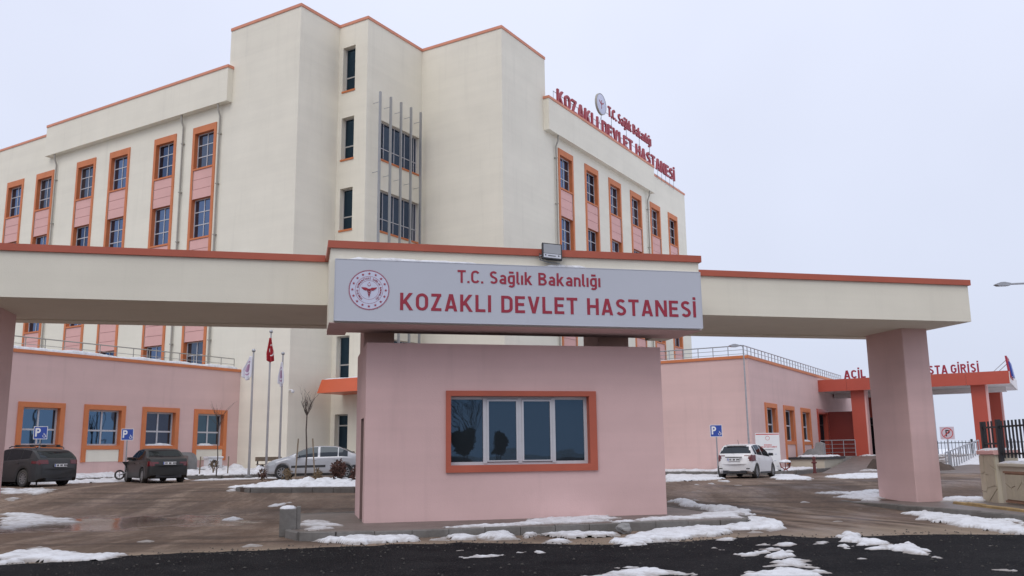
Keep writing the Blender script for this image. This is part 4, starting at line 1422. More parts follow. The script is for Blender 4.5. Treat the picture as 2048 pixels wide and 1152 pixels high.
# ------------------------------------------------------------------ signs on posts
def disabled_sign(x, y, z0, zc, label, face=0.0, s=.29):
    M = T(x, y, z0, face)
    t = thing('parking_sign', label, 'sign', M)
    obj('post', MB().tube([(0, .03, 0), (0, .03, zc - z0 + s)], .03, 8), STEEL, t, M)
    Mc = M @ Matrix.Translation((0, 0, zc - z0))
    obj('plate', MB().box(-s, s, 0, .012, -s, s), BLUE, t, Mc)
    obj('border', MB().box(-s, s, -.003, -.0002, s - .02, s).box(-s, s, -.003, -.0002, -s, -s + .02).box(-s, -s + .02, -.004, -.0002, -s + .02, s - .02).box(s - .02, s, -.004, -.0002, -s + .02, s - .02), WHITE, t, Mc)
    P_ = [('L', [(.09, 0), (.09, 1)]), ('P', [(.09, .91), (.34, .91)] + _arc(.34, .71, .19, .20, 90, -90) + [(.09, .51)])]
    k_ = s / .29
    me = shared(('P', s), lambda: stroke_mesh(P_, .2, .34 * k_, .38 * k_, -.006, -.0005).mesh('letter_p', WHITE))
    obj('letter', me, None, t, Mc @ Matrix.Translation((-.21 * k_, 0, -.17 * k_)))
    wcs = [('P', _arc(.5, .33, .3, .3, 150, 400, 12)), ('P', [(.42, 1.0), (.46, .55), (.78, .55), (.9, .15)]), ('L', [(.44, .74), (.70, .74)])]
    me2 = shared(('wc', s), lambda: stroke_mesh(wcs, .10, .2 * k_, .2 * k_, -.006, -.0005).mesh('wheelchair_symbol', WHITE))
    obj('wheelchair_symbol', me2, None, t, Mc @ Matrix.Translation((.06 * k_, 0, -.21 * k_)))
    return t


disabled_sign(-18.25, 34.9, .62, 2.62, 'blue disabled parking sign behind the dark grey estate car', .3, .245)
disabled_sign(-16.6, 38.9, .66, 2.62, 'blue disabled parking sign on a post left of the dark sedan', .25, .245)
disabled_sign(9.0, 40.3, .62, 2.50, 'blue disabled parking sign by the plain pink wall, beside the white hatchback', -.2, .265)
NP = thing('no_parking_sign', 'square no-parking sign with crossed-out P on a grey post', 'sign', T(21.6, 45.2, .5))
FNP = T(21.6, 45.2, 2.36, -.2)
obj('post', MB().tube([(0, .04, -1.86), (0, .04, .3)], .04, 8), STEEL, NP, FNP)
obj('plate', MB().box(-.33, .33, 0, .015, -.31, .31), mat('pale_pink_sign', (.60, .50, .55), .5, .04, 4), NP, FNP)
obj('ring', annulus(.235, .27, -.005, 32), REDP, NP, FNP)
me = stroke_mesh([('L', [(.1, 0), (.1, 1)]), ('P', [(.1, .9), (.38, .9)] + _arc(.38, .7, .2, .2, 90, -90) + [(.1, .5)])], .2, .3, .32, -.004, -.0005).mesh('letter', BLACKM)
obj('letter', me, None, NP, FNP @ Matrix.Translation((-.08, 0, -.16)))
sb = MB().box(-.25, .25, -.008, -.006, -.018, .018)
obj('slash', sb, REDP, NP, FNP @ Matrix.Rotation(radians(-45), 4, 'Y'))


# ------------------------------------------------------------------ lamps and flagpoles
def street_lamp(label, x, y, z0, h, arm, ang, r=.06, head=.55):
    M = T(x, y, z0, ang)
    t = thing('street_lamp', label, 'street lamp', M)
    obj('pole', MB().tube([(0, 0, 0), (0, 0, .3), (0, 0, h * .6), (0, 0, h)], [r * 1.3, r, r * .85, r * .7], 10), STEEL, t, M, 50)
    obj('arm', MB().tube([(0, 0, h - .02), (-arm * .35, 0, h + .09), (-arm, 0, h + .07)], [r * .6, r * .5, r * .42], 8), STEEL, t, M, 50)
    hd = MB().prism([(-arm - head, .03), (-arm - head * .8, -.02), (-arm + .02, -.01), (-arm + .05, .07), (-arm - head * .35, .12), (-arm - head * .65, .11), (-arm - head * .95, .06)], -.11, .11, 'y')
    obj('lamp_head', hd, STEEL, t, M @ Matrix.Translation((0, 0, h + .02)))
    obj('lens', MB().box(-arm - head * .72, -arm - .08, -.085, .085, -.025, -.015), LAMPW, t, M @ Matrix.Translation((0, 0, h + .015)))
    return t


street_lamp('grey street lamp at the corner of the right pink annex', 11.12, 43.0, .64, 5.9, .28, 0.15, .045, .42)
street_lamp('street lamp reaching in from the right edge of the photo', 19.6, 32.0, .2, 7.2, 1.5, -.05, .08, .5)
street_lamp('far street lamp seen under the red canopy', 33.5, 72, .5, 5.6, 1.6, 0.0, .08, .8)


def flag_mat(name, base, kind):
    m, t, b = nodes(name)
    N, Lk = t.nodes, t.links
    uvn = N.new('ShaderNodeUVMap')
    sp = N.new('ShaderNodeSeparateXYZ')
    Lk.new(uvn.outputs[0], sp.inputs[0])

    def op(o, a, c):
        k = N.new('ShaderNodeMath')
        k.operation = o
        for i, v in enumerate((a, c)):
            if isinstance(v, (int, float)):
                k.inputs[i].default_value = v
            else:
                Lk.new(v, k.inputs[i])
        return k.outputs[0]

    def dist(cx, cy):
        a = op('POWER', op('MULTIPLY', op('SUBTRACT', sp.outputs['X'], cx), 1.5), 2)
        c = op('POWER', op('SUBTRACT', sp.outputs['Y'], cy), 2)
        return op('SQRT', op('ADD', a, c), 0)
    if kind == 'crescent':
        big, small = dist(.36, .5), dist(.41, .5)
        f = op('MULTIPLY', op('LESS_THAN', big, .25), op('GREATER_THAN', small, .20))
        f = op('MAXIMUM', f, op('LESS_THAN', dist(.58, .5), .09))
        c2 = (.8, .8, .8, 1)
    else:
        d = dist(.5, .5)
        ringf = op('MULTIPLY', op('LESS_THAN', d, .30), op('GREATER_THAN', d, .24))
        f = op('MAXIMUM', ringf, op('LESS_THAN', d, .17))
        c2 = (.48, .30, .44, 1)
    mx_ = N.new('ShaderNodeMix')
    mx_.data_type = 'RGBA'
    mx_.inputs['A'].default_value = (*base, 1)
    mx_.inputs['B'].default_value = c2
    Lk.new(f, mx_.inputs['Factor'])
    Lk.new(mx_.outputs['Result'], b.inputs['Base Color'])
    b.inputs['Roughness'].default_value = .8
    return m


def flag(name, label, x, y, zt, hoist, fly, dirx, m, seed, lean):
    """cloth hanging limp from its pole in folds"""
    rnd = random.Random(seed)
    nu, nv = 26, 22
    vs_, uvs = [], []
    ph = rnd.uniform(0, 6)
    for j in range(nv + 1):
        v = j / nv
        low = 1 - v
        wd_ = fly * (.10 + .30 * min(1, low / .65) ** 1.2)
        for i in range(nu + 1):
            u = i / nu
            fold = .05 * sin(u * 15 + ph + low * 2.0) * (.3 + low)
            x_ = dirx * wd_ * (u - lean) + .35 * fold
            z_ = -hoist * low * (1 - .30 * abs(u - .45) * low)
            vs_.append((x_, -.05 + fold, z_))
            uvs.append((.15 + .7 * u, v))
    n = nu + 1
    fs = [(j * n + i, j * n + i + 1, (j + 1) * n + i + 1, (j + 1) * n + i) for j in range(nv) for i in range(nu)]
    me = bpy.data.meshes.new('flag')
    me.from_pydata(vs_, [], fs)
    ul = me.uv_layers.new(name='UVMap')
    for lp_ in me.loops:
        ul.data[lp_.index].uv = uvs[lp_.vertex_index]
    me.materials.append(m)
    me.polygons.foreach_set('use_smooth', [True] * len(me.polygons))
    o = obj(name, me, None, None, T(x, y, zt))
    sdm = o.modifiers.new('thickness', 'SOLIDIFY')
    sdm.thickness = .006
    return tag(o, label, 'flag')


def flagpole(label, x, y, z0, h):
    M = T(x, y, z0)
    t = thing('flagpole', label, 'flagpole', M, 'flagpoles before the tower')
    obj('pole', MB().tube([(0, 0, 0), (0, 0, h * .5), (0, 0, h)], [.055, .048, .035], 10), mat('flagpole_steel', (.42, .41, .41), .35, .1, 6, metal=.6) if 'flagpole_steel' not in MATS else MATS['flagpole_steel'], t, M, 50)
    obj('finial', MB().lathe([(0, 0), (.07, .02), (.085, .08), (.06, .14), (0, .16)], 12), STEEL, t, M @ Matrix.Translation((0, 0, h)), 60)
    obj('base_plate', MB().box(-.13, .13, -.13, .13, 0, .03), STEEL, t, M)


flagpole('left flagpole of three, nearest the pink annex, with a white flag', -11.20, 38.5, .80, 5.25)
flagpole('tallest middle flagpole carrying the red flag', -11.02, 40.5, .80, 6.35)
flagpole('right flagpole of three, nearest the tower edge, with a white flag', -10.70, 41.5, .80, 5.45)
FW_ = flag_mat('white_flag_cloth', (.78, .77, .82), 'ring')
flag('flag', 'limp white flag with purple emblem on the left pole', -11.24, 38.47, 5.88, 1.05, 1.0, -1, FW_, 3, .02)
flag('flag', 'limp red flag with white crescent on the tallest pole', -11.02, 40.46, 6.92, 1.15, 1.0, -1, flag_mat('red_flag_cloth', (.36, .012, .022), 'crescent'), 5, .55)
flag('flag', 'folded white flag with purple emblem on the right pole', -10.72, 41.46, 5.92, 1.15, .62, -1, FW_, 8, .45)

cc = thing('security_camera', 'small white dome camera on the tower corner', 'camera', Matrix.Translation(uvz(33.6, 33.8, 4.9)))
fcc = FV(33.85) @ Matrix.Translation((33.36, 0, 4.9))
obj('bracket', MB().tube([(0, 0, .06), (0, -.2, .06), (0, -.24, .02)], .03, 8), WHITEP, cc, fcc)
obj('dome', MB().lathe([(.085, .04), (.09, -.02), (.06, -.09), (0, -.11)], 14), WHITEP, cc, fcc @ Matrix.Translation((0, -.24, 0)), 60)

# ------------------------------------------------------------------ perimeter wall with fence, right edge
WD = Vector((-.10, -.995, 0)).normalized()
FWL = frame(WD, Vector((-WD.y, WD.x, 0)), Vector((13.28, 26.0, 0)))
PWL = thing('perimeter_wall', 'cream perimeter wall clad in irregular stone with brown joints', 'wall', FWL)
obj('pillar_core', MB().box(0, 1.02, 0, .6, -.1, 1.42), CREAMW, PWL, FWL)
obj('pillar_cap', MB().bbox(-.06, 1.08, -.06, .66, 1.42, 1.54, .02), PANELP, PWL, FWL)
obj('wall_core', MB().box(1.02, 12, .10, .5, -.1, 1.10), CREAMW, PWL, FWL)
obj('wall_cap', MB().bbox(1.085, 12, .02, .56, 1.10, 1.20, .02), CREAMW, PWL, FWL)
obj('panel_ground', MB().box(1.35, 11.7, .07, .10, .22, .93), JOINT, PWL, FWL)


def clip(poly, p, nrm):
    out_ = []
    for i in range(len(poly)):
        a, b = poly[i], poly[(i + 1) % len(poly)]
        da, db = (a - p).dot(nrm), (b - p).dot(nrm)
        if da <= 0:
            out_.append(a)
        if da * db < 0:
            out_.append(a + (b - a) * (da / (da - db)))
    return out_


def crazy(x0, x1, z0, z1, n, seed, y0, y1, gap=.022):
    rnd = random.Random(seed)
    nx = max(1, round(sqrt(n * (x1 - x0) / (z1 - z0))))
    nz_ = max(1, round(n / nx))
    pts = [Vector((x0 + (i + .5 + rnd.uniform(-.38, .38)) * (x1 - x0) / nx, z0 + (k + .5 + rnd.uniform(-.38, .38)) * (z1 - z0) / nz_)) for i in range(nx) for k in range(nz_)]
    for i, p in enumerate(pts):
        poly = [Vector((x0, z0)), Vector((x1, z0)), Vector((x1, z1)), Vector((x0, z1))]
        for k, q in enumerate(pts):
            if k != i and (q - p).length < 2.0:
                d = (q - p).normalized()
                poly = clip(poly, (p + q) / 2 - d * gap * .5, d)
        if len(poly) > 2:
            obj('stone', MB().prism([(v.x, v.y) for v in poly], y0 + rnd.uniform(-.008, .008), y1, 'y'), STONE, PWL, FWL)


crazy(.02, 1.0, 0.1, 1.40, 9, 4, -.03, .01)
crazy(1.40, 4.4, .25, .90, 16, 11, .04, .075)
crazy(4.4, 11.6, .25, .90, 30, 12, .04, .075)
obj('panel_border', MB().box(1.3, 11.8, .045, .10, .935, .985).box(1.3, 11.8, .045, .10, .165, .215), JOINT, PWL, FWL)
FN_ = thing('black_fence', 'black vertical-bar metal fence on top of the perimeter wall', 'fence', FWL @ Matrix.Translation((0, .3, 1.2)))
pk = MB().box(-.02, .02, -.02, .02, 0, 1.0).mesh('picket', BLACKM)
for k in range(3):
    obj('picket', pk, None, FN_, FWL @ Matrix.Translation((.27 + .22 * k, .13, 1.60)) @ Matrix.Diagonal((1, 1, .74, 1)))
obj('post', MB().box(-.05, .05, -.05, .05, 0, .80), BLACKM, FN_, FWL @ Matrix.Translation((.08, .13, 1.54)))
obj('rail', MB().box(.08, 1.1, -.022, .022, -.025, .025), BLACKM, FN_, FWL @ Matrix.Translation((0, .13, 2.17)))
obj('rail', MB().box(.08, 1.1, -.022, .022, -.025, .025), BLACKM, FN_, FWL @ Matrix.Translation((0, .13, 1.72)))
for s0 in (1.12, 4.0, 6.9, 9.8):
    obj('post', MB().box(-.055, .055, -.055, .055, 0, 1.17), BLACKM, FN_, FWL @ Matrix.Translation((s0, .13, 1.2)))
    for k in range(12):
        obj('picket', pk, None, FN_, FWL @ Matrix.Translation((s0 + .22 * (k + 1), .13, 1.33)))
    for z in (1.45, 2.17):
        obj('rail', MB().box(s0, s0 + 2.85, -.022, .022, -.025, .025), BLACKM, FN_, FWL @ Matrix.Translation((0, .15, z)))
# yellow-painted kerb at the foot of the wall
yk = tag(obj('yellow_kerb_bed', MB().prism([(12.0, 24.9), (11.85, 24.9), (11.6, 16), (11.75, 16)], .0, .14), YELLOWK), kind='structure')
kerb(yk, [(11.93, 24.9), (11.68, 16)], False, .10, .20, YELLOWK, .12, .8)

# ------------------------------------------------------------------ far right: ramp railing, bank, distant fence
def far_fence():
    t = thing('distant_fence', 'distant dark picket fence on a low white wall at the snowy field', 'fence', T(26, 66, .9))
    p0, p1 = Vector((22, 66, 0)), Vector((48, 62, 0))
    d = (p1 - p0)
    F = frame(d.normalized(), Vector((-d.normalized().y, d.normalized().x, 0)), p0)
    obj('base_wall', MB().box(0, d.length, 0, .3, 0, .95), SOFFIT, t, F)
    pm = MB().box(-.015, .015, 0, .03, 0, 1.15).mesh('picket', BLACKM)
    for k in range(110):
        obj('picket', pm, None, t, F @ Matrix.Translation((.1 + .235 * k, .12, 1.0)))
    for z in (1.2, 2.0):
        obj('rail', MB().box(0, d.length, .1, .16, z - .025, z + .025), BLACKM, t, F)
    pp = MB().box(-.06, .06, .05, .19, .9, 2.25).mesh('post', BLACKM)
    for k in range(11):
        obj('post', pp, None, t, F @ Matrix.Translation((.2 + 2.6 * k, 0, 0)))


far_fence()
railing('ramp_railing', 'galvanised railing climbing beside the snowy steps at the far right', Vector((20.6, 43.5, 0)), Vector((24.8, 48.5, .62)), .45, .95, 14, [.1, 1.0], STEEL, .03)
rb = MB().add([(19.6, 42.2, .45), (26, 42.4, .45), (27, 50, .45), (21.2, 45.5, .45), (20.8, 43.4, .52), (26, 43.2, .85), (27, 50, 1.5), (22.5, 47, 1.1)], [(0, 1, 5, 4), (1, 2, 6, 5), (2, 3, 7, 6), (3, 0, 4, 7), (4, 5, 6, 7)])
tag(obj('snowy_bank', rb, SNOWM), kind='structure')
ck = tag(obj('cream_retaining_wall', MB().add([(21.6, 42.3, .45), (25.5, 42.3, .45), (25.5, 42.3, 1.35), (21.6, 42.5, .55), (21.6, 42.6, .45), (25.5, 42.6, .45), (25.5, 42.6, 1.35), (21.6, 42.7, .55)], [(0, 1, 2, 3), (4, 7, 6, 5), (3, 2, 6, 7), (0, 3, 7, 4), (1, 5, 6, 2)]), CREAMW), 'small sloping cream retaining wall under the ramp railing', 'wall')

em_ = MB()
nx_, ny_ = 26, 14
for k in range(ny_ + 1):
    for i in range(nx_ + 1):
        x, y = 17.6 + 3.6 * i / nx_, 42.2 + 4.6 * k / ny_
        e_ = min(i, nx_ - i, 4) / 4 * min(1, k / 3, (ny_ - k) / 2)
        em_.v.append((x, y, .40 + e_ * (.28 + .08 * k / 2 + .16 * noise.fractal(Vector((x * 1.6, y * 1.6, 0)), .8, 2, 5))))
for k in range(ny_):
    for i in range(nx_):
        q = k * (nx_ + 1) + i
        em_.f.append((q, q + 1, q + nx_ + 2, q + nx_ + 1))
tag(obj('earth_slope', em_, EARTH), kind='structure')

# ------------------------------------------------------------------ small things on the left pavement
bl = thing('kerb_block', 'broken kerb stone set upright with snow on top at the island corner', 'kerb stone', T(-4.62, 18.75, 0, .25))
FB = T(-4.62, 18.75, 0, .25)
bk = MB().bbox(-.165, .165, -.12, .12, 0, .56, .02)
obj('stone', bk, CONC, bl, FB)
obj('side_slab', MB().bbox(.17, .25, -.10, .13, 0, .60, .012), CONC, bl, FB)
obj('snow_cap', MB().lathe([(.16, 0), (.15, .03), (.10, .06), (.02, .07), (0, .07)], 12), SNOWM, bl, FB @ Matrix.Translation((0, 0, .555)) @ Matrix.Diagonal((1.05, .75, 1, 1)), 60)
rk = bmesh.new()
bmesh.ops.create_icosphere(rk, subdivisions=3, radius=.16)
for v in rk.verts:
    v.co *= 1 + .35 * noise.noise(v.co * 9)
    v.co.z *= .7
me = bpy.data.meshes.new('rubble_stone')
rk.to_mesh(me)
rk.free()
me.materials.append(CONC2)
tag(obj('rubble_stone', me, None, None, T(2.2, 18.55, .10)), 'grey broken stone lying against the island kerb', 'stone')

ac = thing('outdoor_unit', 'white air-conditioner outdoor unit half buried in snow by the fourth window', 'air conditioner', Matrix.Translation(uvz(31.1, 36.6, .95)))
fa = FV(36.55) @ Matrix.Translation((30.7, 0, 1.0))
obj('casing', MB().box(0, .85, 0, .35, 0, .55), WHITEP, ac, fa)
obj('fan_grille', MB().lathe([(.21, -.01), (.21, -.03), (.17, -.03), (.17, -.012), (.10, -.012), (.10, -.03), (.07, -.03), (.07, -.01)], 20, 'y'), DARKPL, ac, fa @ Matrix.Translation((.34, 0, .28)))
obj('snow_cap', MB().bbox(-.05, .9, -.04, .38, .552, .66, .045), SNOWM, ac, fa)
gr = thing('stone_slab', 'rounded grey stone slab leaning before the orange frame of the fourth window', 'slab', Matrix.Translation(uvz(29.4, 36.4, .95)))
fg_ = FV(36.3) @ Matrix.Translation((28.75, 0, .95))
obj('slab', MB().prism([(0, 0), (1.05, 0), (1.05, .55), (.95, .78), (.75, .9), (.45, .92), (.02, .92)], 0, .28, 'y'), CONC2, gr, fg_)
obj('slab', MB().prism([(-.12, .05), (.42, .05), (.42, .75), (-.12, .8)], -.12, -.01, 'y'), mat('brown_stone', (.19, .15, .14), .8, .2, 5, .3), gr, fg_)
tp = MB().bbox(27.6, 31.6, -.5, .5, 0, .26, .05)
tag(obj('covered_pallet', tp, DARKPL, None, FV(36.2) @ Matrix.Translation((0, 0, .78))), 'low dark tarpaulin-covered pallet under the grey stone slab', 'pallet')
bnch = thing('bench', 'dark low bench with snow on it behind the flagpoles', 'bench', Matrix.Translation(uvz(32.9, 33.2, .8)))
fbn = FV(33.2) @ Matrix.Translation((31.0, 0, .8))
for k in range(3):
    obj('slat', MB().box(0, 1.7, .12 * k, .12 * k + .10, .42, .46), WOODST, bnch, fbn)
obj('backrest', MB().box(0, 1.7, .36, .40, .60, .80), WOODST, bnch, fbn)
for x in (.15, 1.5):
    obj('leg', MB().box(x, x + .06, .02, .40, 0, .42).box(x, x + .06, .40, .44, 0, .8), BLACKM, bnch, fbn)
wb = thing('wheelbarrow', 'wheelbarrow with one large wheel beside the post of a parking sign', 'wheelbarrow', T(-17.0, 38.6, .72))
fw = T(-16.65, 38.5, .72, .3)
obj('tyre', MB().lathe([(.14, -.03), (.19, -.03), (.21, 0), (.19, .03), (.14, .03), (.14, -.03)], 20, 'y'), RUBBER, wb, fw @ Matrix.Translation((0, 0, .21)))
obj('spokes', MB().box(-.15, .15, -.008, .008, -.01, .01).box(-.01, .01, -.008, .008, -.15, .15).box(-.03, .03, -.05, .05, -.03, .03), STEEL, wb, fw @ Matrix.Translation((0, 0, .21)))
obj('tray', MB().add([(.3, -.3, .5), (1.1, -.3, .5), (1.1, .3, .5), (.3, .3, .5), (.1, -.38, .75), (1.3, -.38, .75), (1.3, .38, .75), (.1, .38, .75)], [(0, 1, 2, 3), (0, 4, 5, 1), (1, 5, 6, 2), (2, 6, 7, 3), (3, 7, 4, 0)]), DARKPL, wb, fw)
obj('handle', MB().tube([(0, -.1, .21), (.8, -.28, .48), (1.7, -.3, .62)], .02, 6).tube([(0, .1, .21), (.8, .28, .48), (1.7, .3, .62)], .02, 6).tube([(1.0, -.28, .5), (1.05, -.28, 0)], .02, 6).tube([(1.0, .28, .5), (1.05, .28, 0)], .02, 6), STEEL, wb, fw)
railing('door_handrail', 'short brown handrail by the tower door behind the silver car', flat(uvz(35.0, 32.3)), flat(uvz(36.2, 31.9)), .8, 1.0, 2, [.55, 1.0], WOODST, .03)
BEH = [(14.28, -14.0, 2.52), (16.73, -15.0, 2.66), (17.69, -20.98, 4.46)]
# ------------------------------------------------------------------ cars
def tab(tb, x):
    for (x0, y0), (x1, y1) in zip(tb, tb[1:]):
        if x <= x1:
            q = max(0.0, min(1.0, (x - x0) / (x1 - x0)))
            return y0 + (y1 - y0) * q
    return tb[-1][1]


def smooth_tab(tb, x, r=.05):
    return sum(tab(tb, x + d * r) * w for d, w in ((-1, .2), (-.5, .2), (0, .2), (.5, .2), (1, .2)))


def make_car(name, label, M, sp, paint):
    """body lofted from sections; x runs from rear bumper (0) to the nose, centred on the wheelbase"""
    L, W = sp['L'], sp['W'] / 2
    xr, xf, R = sp['rear_axle'], sp['front_axle'], sp['tyre']
    top, belt = sp['top'], sp['belt']
    plan = sp['plan'] + [(L - 1.0, 1.0), (L - .45, .955), (L - .18, .86), (L - .05, .72), (L, .60)] if 'plan' in sp else [(0, .80), (.05, .88), (.15, .94), (.40, .985), (.9, 1.0), (L - 1.0, 1.0), (L - .45, .955), (L - .18, .86), (L - .05, .72), (L, .60)]
    ns = 120
    X = []
    for i in range(ns + 1):
        q = i / ns
        q = q + .055 * sin(2 * pi * q) * -1
        X.append(L * q)
    ring_n = 0
    secs = []
    info = []
    for x in X:
        w = W * tab(plan, x)
        t = smooth_tab(top, x)
        zlow = .20 + .12 * max(0, 1 - x / .25) + .06 * max(0, 1 - (L - x) / .3)
        arch = zlow
        for ax in (xr, xf):
            d = abs(x - ax)
            ra = R + .055
            if d < ra:
                arch = max(arch, R + sqrt(ra * ra - d * d))
        b = min(tab(belt, x), t - .015)
        b = max(b, arch + .06)
        h = max(t - b, .01)
        tum = sp.get('tum', .30) * min(1, h / .2)
        p = []
        wi = W * .70
        p.append((0, zlow))
        p.append((min(wi, w * .8), zlow))
        p.append((min(wi, w * .8) + .005, arch))
        p.append((w * .975, arch))
        zl = [arch + (b - arch) * k for k in (.10, .25, .42, .56, .68, .80, .92)]
        wl = [.988, .997, 1.0, .992, .996, .992, .982]
        for z_, k in zip(zl, wl):
            p.append((w * k, z_))
        p.append((w * .972, b))
        ub = w * .955
        fl = [.04, .22, .42, .62, .80, .90]
        for k in fl:
            p.append((ub - tum * h * k ** 1.3, b + h * k))
        wr = ub - tum * h * .93
        p.append((wr - .035, b + h * .955))
        p.append((wr * .86, b + h * .985))
        p.append((wr * .6, b + h * .995))
        p.append((wr * .3, b + h))
        p.append((0, b + h))
        secs.append(p)
        info.append((x, b, h, t))
    n = len(secs[0])
    x0 = (xr + xf) / 2
    vs_, fs, fi = [], [], []
    full = 2 * n - 2
    for x, p in zip(X, secs):
        # bow the tail and nose in plan: the middle stands further out
        fr_ = max(0.0, 1 - x / 1.1) ** 2
        ff_ = max(0.0, 1 - (L - x) / 1.3) ** 2
        for k in list(range(n)) + [-q for q in range(n - 2, 0, -1)]:
            y_ = p[abs(k)][0] * (1 if k >= 0 else -1)
            bow = (abs(y_) / W) ** 2.2
            vs_.append((x - x0 + sp.get('bow_r', .13) * bow * fr_ - .24 * bow * ff_, y_, p[abs(k)][1]))
    for i in range(ns):
        for k in range(full):
            k2 = (k + 1) % full
            fs.append((i * full + k, (i + 1) * full + k, (i + 1) * full + k2, i * full + k2))
            kk = k if k < n - 1 else full - 1 - k
            fi.append((i, kk, 1 if k < n - 1 else -1))
    fs.append(tuple(range(full)))
    fi.append((-1, -1, 0))
    fs.append(tuple(ns * full + k for k in range(full - 1, -1, -1)))
    fi.append((ns, -1, 0))
    t = thing(name, label, 'car', M)
    mb = MB().add(vs_, fs)
    body = obj('body', mb, paint, t, M, 38)
    me = body.data
    nrm = [v.normal.copy() for v in me.vertices]
    used = set()

    def patch(pname, sel, m, off=.006, parent=None, exclusive=True):
        q = MB()
        mp = {}
        for f, (i, kk, s) in zip(fs, fi):
            if i < 0 or kk < 0:
                continue
            c = Vector((0, 0, 0))
            for v in f:
                c += Vector(vs_[v])
            c /= 4
            if not sel(c.x + x0, c.y, c.z, i, kk, s):
                continue
            idx = []
            for v in f:
                if v not in mp:
                    mp[v] = len(q.v)
                    q.v.append(tuple(Vector(vs_[v]) + nrm[v] * off))
                idx.append(mp[v])
            q.f.append(tuple(idx))
        if q.f:
            return obj(pname, q, m, parent or body, M, 50)
    K0 = 12     # first ring index above the belt
    gx0, gx1 = sp['side_glass']
    for s in (1, -1):
        for a, b_ in sp['doors']:
            patch('side_window', lambda x, y, z, i, kk, ss_: ss_ == s and K0 <= kk <= K0 + 4 and a < x < b_ and info[i][2] > sp.get('gmin', .14), GL_CAR)
        tl = sp['tail']
        patch('tail_light', lambda x, y, z, i, kk, ss_: ss_ == s and x < tl[0] and tl[1] < z < tl[2] and abs(y) > tl[3] + tl[4] * (tl[2] - z) and kk > 3, LAMPR, .010, t)
        hl = sp['head']
        patch('headlight', lambda x, y, z, i, kk, ss_: ss_ == s and x > L - hl[0] and hl[1] < z < hl[2] and abs(y) > hl[3] and kk > 3, LAMPW, .008, t)
    ws, rw = sp['screen'], sp['rear_glass']
    patch('windscreen', lambda x, y, z, i, kk, s: kk >= K0 + 6 and ws[0] < x < ws[1], GL_CAR)
    patch('rear_window', lambda x, y, z, i, kk, s: kk >= K0 + 6 and rw[0] < z < rw[1] and x < 1.4 and abs(y) < W * .80 - .55 * (z - rw[0]), GL_CAR)
    for nm, sel, m in sp.get('trims', ()):
        for s0 in (1, -1):
            patch(nm, lambda x, y, z, i, kk, s: s == s0 and sel(x, y, z, i, kk, s), m, .008)
    # rear plate, badge, bumper line
    px, pz = sp['plate']
    pl = obj('number_plate', MB().box(-.012, 0, -.26, .26, -.055, .055), WHITE, t, M @ Matrix.Translation((px - x0, 0, pz)))
    gl = MB().box(-.016, -.0125, -.26, -.225, -.053, .053)
    obj('plate_strip', MB().box(-.016, -.0125, .22, .258, -.05, .05), BLUE, pl, M @ Matrix.Translation((px - x0, 0, pz)))
    ch = MB()
    for k, w in enumerate((.045, .045, 0, .05, .05, 0, .045, .045, .045)):
        if w:
            ch.box(-.015, -.0125, .18 - .05 * k - w * .8, .18 - .05 * k, -.034, .034)
    obj('plate_characters', ch, BLACKM, pl, M @ Matrix.Translation((px - x0, 0, pz)))
    # wheels
    ty = MB().lathe([(R * .66, -.09), (R * .9, -.105), (R * .97, -.10), (R, -.075), (R, .075), (R * .97, .10), (R * .9, .105), (R * .66, .09)], 32, 'y').mesh('wheel', RUBBER, 40)
    rim = MB().lathe([(R * .67, .06), (R * .66, .085), (R * .60, .085), (R * .58, .05)], 28, 'y')
    ns_ = sp.get('spokes', 7)
    for k in range(ns_):
        a = 2 * pi * k / ns_
        q = MB().box(.04, R * .62, .05, .078, -.022, .022)
        q.xf(Matrix.Rotation(a, 4, 'Y'))
        rim.add(q.v, q.f)
    rim.lathe([(0, .085), (.05, .085), (.06, .05)], 14, 'y')
    rme = rim.mesh('rim', ALLOY)
    hub = MB().lathe([(0, .02), (R * .60, .02), (R * .60, .01), (0, .01)], 20, 'y').mesh('hub', BLACKM)
    for ax in (xr, xf):
        for s in (1, -1):
            Mw = M @ Matrix.Translation((ax - x0, s * (W - .115), R)) @ (Matrix.Rotation(0, 4, 'Z') if s > 0 else Matrix.Rotation(pi, 4, 'Z'))
            w_ = obj('wheel', ty, None, t, Mw)
            obj('rim', rme, None, w_, Mw)
            obj('hub', hub, None, w_, Mw)
    # mirrors, handles, wiper, underbody
    mx_, mz = sp['mirror']
    for s in (1, -1):
        mr_ = MB().prism([(-.05, 0), (.08, -.01), (.11, .05), (.06, .11), (-.05, .11)], -.09, .09, 'y')
        obj('door_mirror', mr_, sp.get('mirror_mat', paint), t, M @ Matrix.Translation((mx_ - x0, s * (W + .06), mz)), 50)
        for a, z_ in sp['handles']:
            obj('door_handle', MB().bbox(-.09, .09, -.02, .02, -.014, .014, .008), sp.get('handle_mat', paint), t, M @ Matrix.Translation((a - x0, s * (W * .985 + .015), z_)))
    obj('underbody', MB().box(.5 - x0, L - .5 - x0, -W * .68, W * .68, .17, .30), BLACKM, t, M)
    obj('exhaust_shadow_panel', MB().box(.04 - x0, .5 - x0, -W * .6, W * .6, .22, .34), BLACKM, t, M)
    return t, x0


def dark_low(lo):
    return ('lower_trim', lambda x, y, z, i, kk, s: z < lo and kk > 2, DARKPL)


def car_at(x, y, z, hx, hy):
    return T(x, y, z, math.atan2(hy, hx))


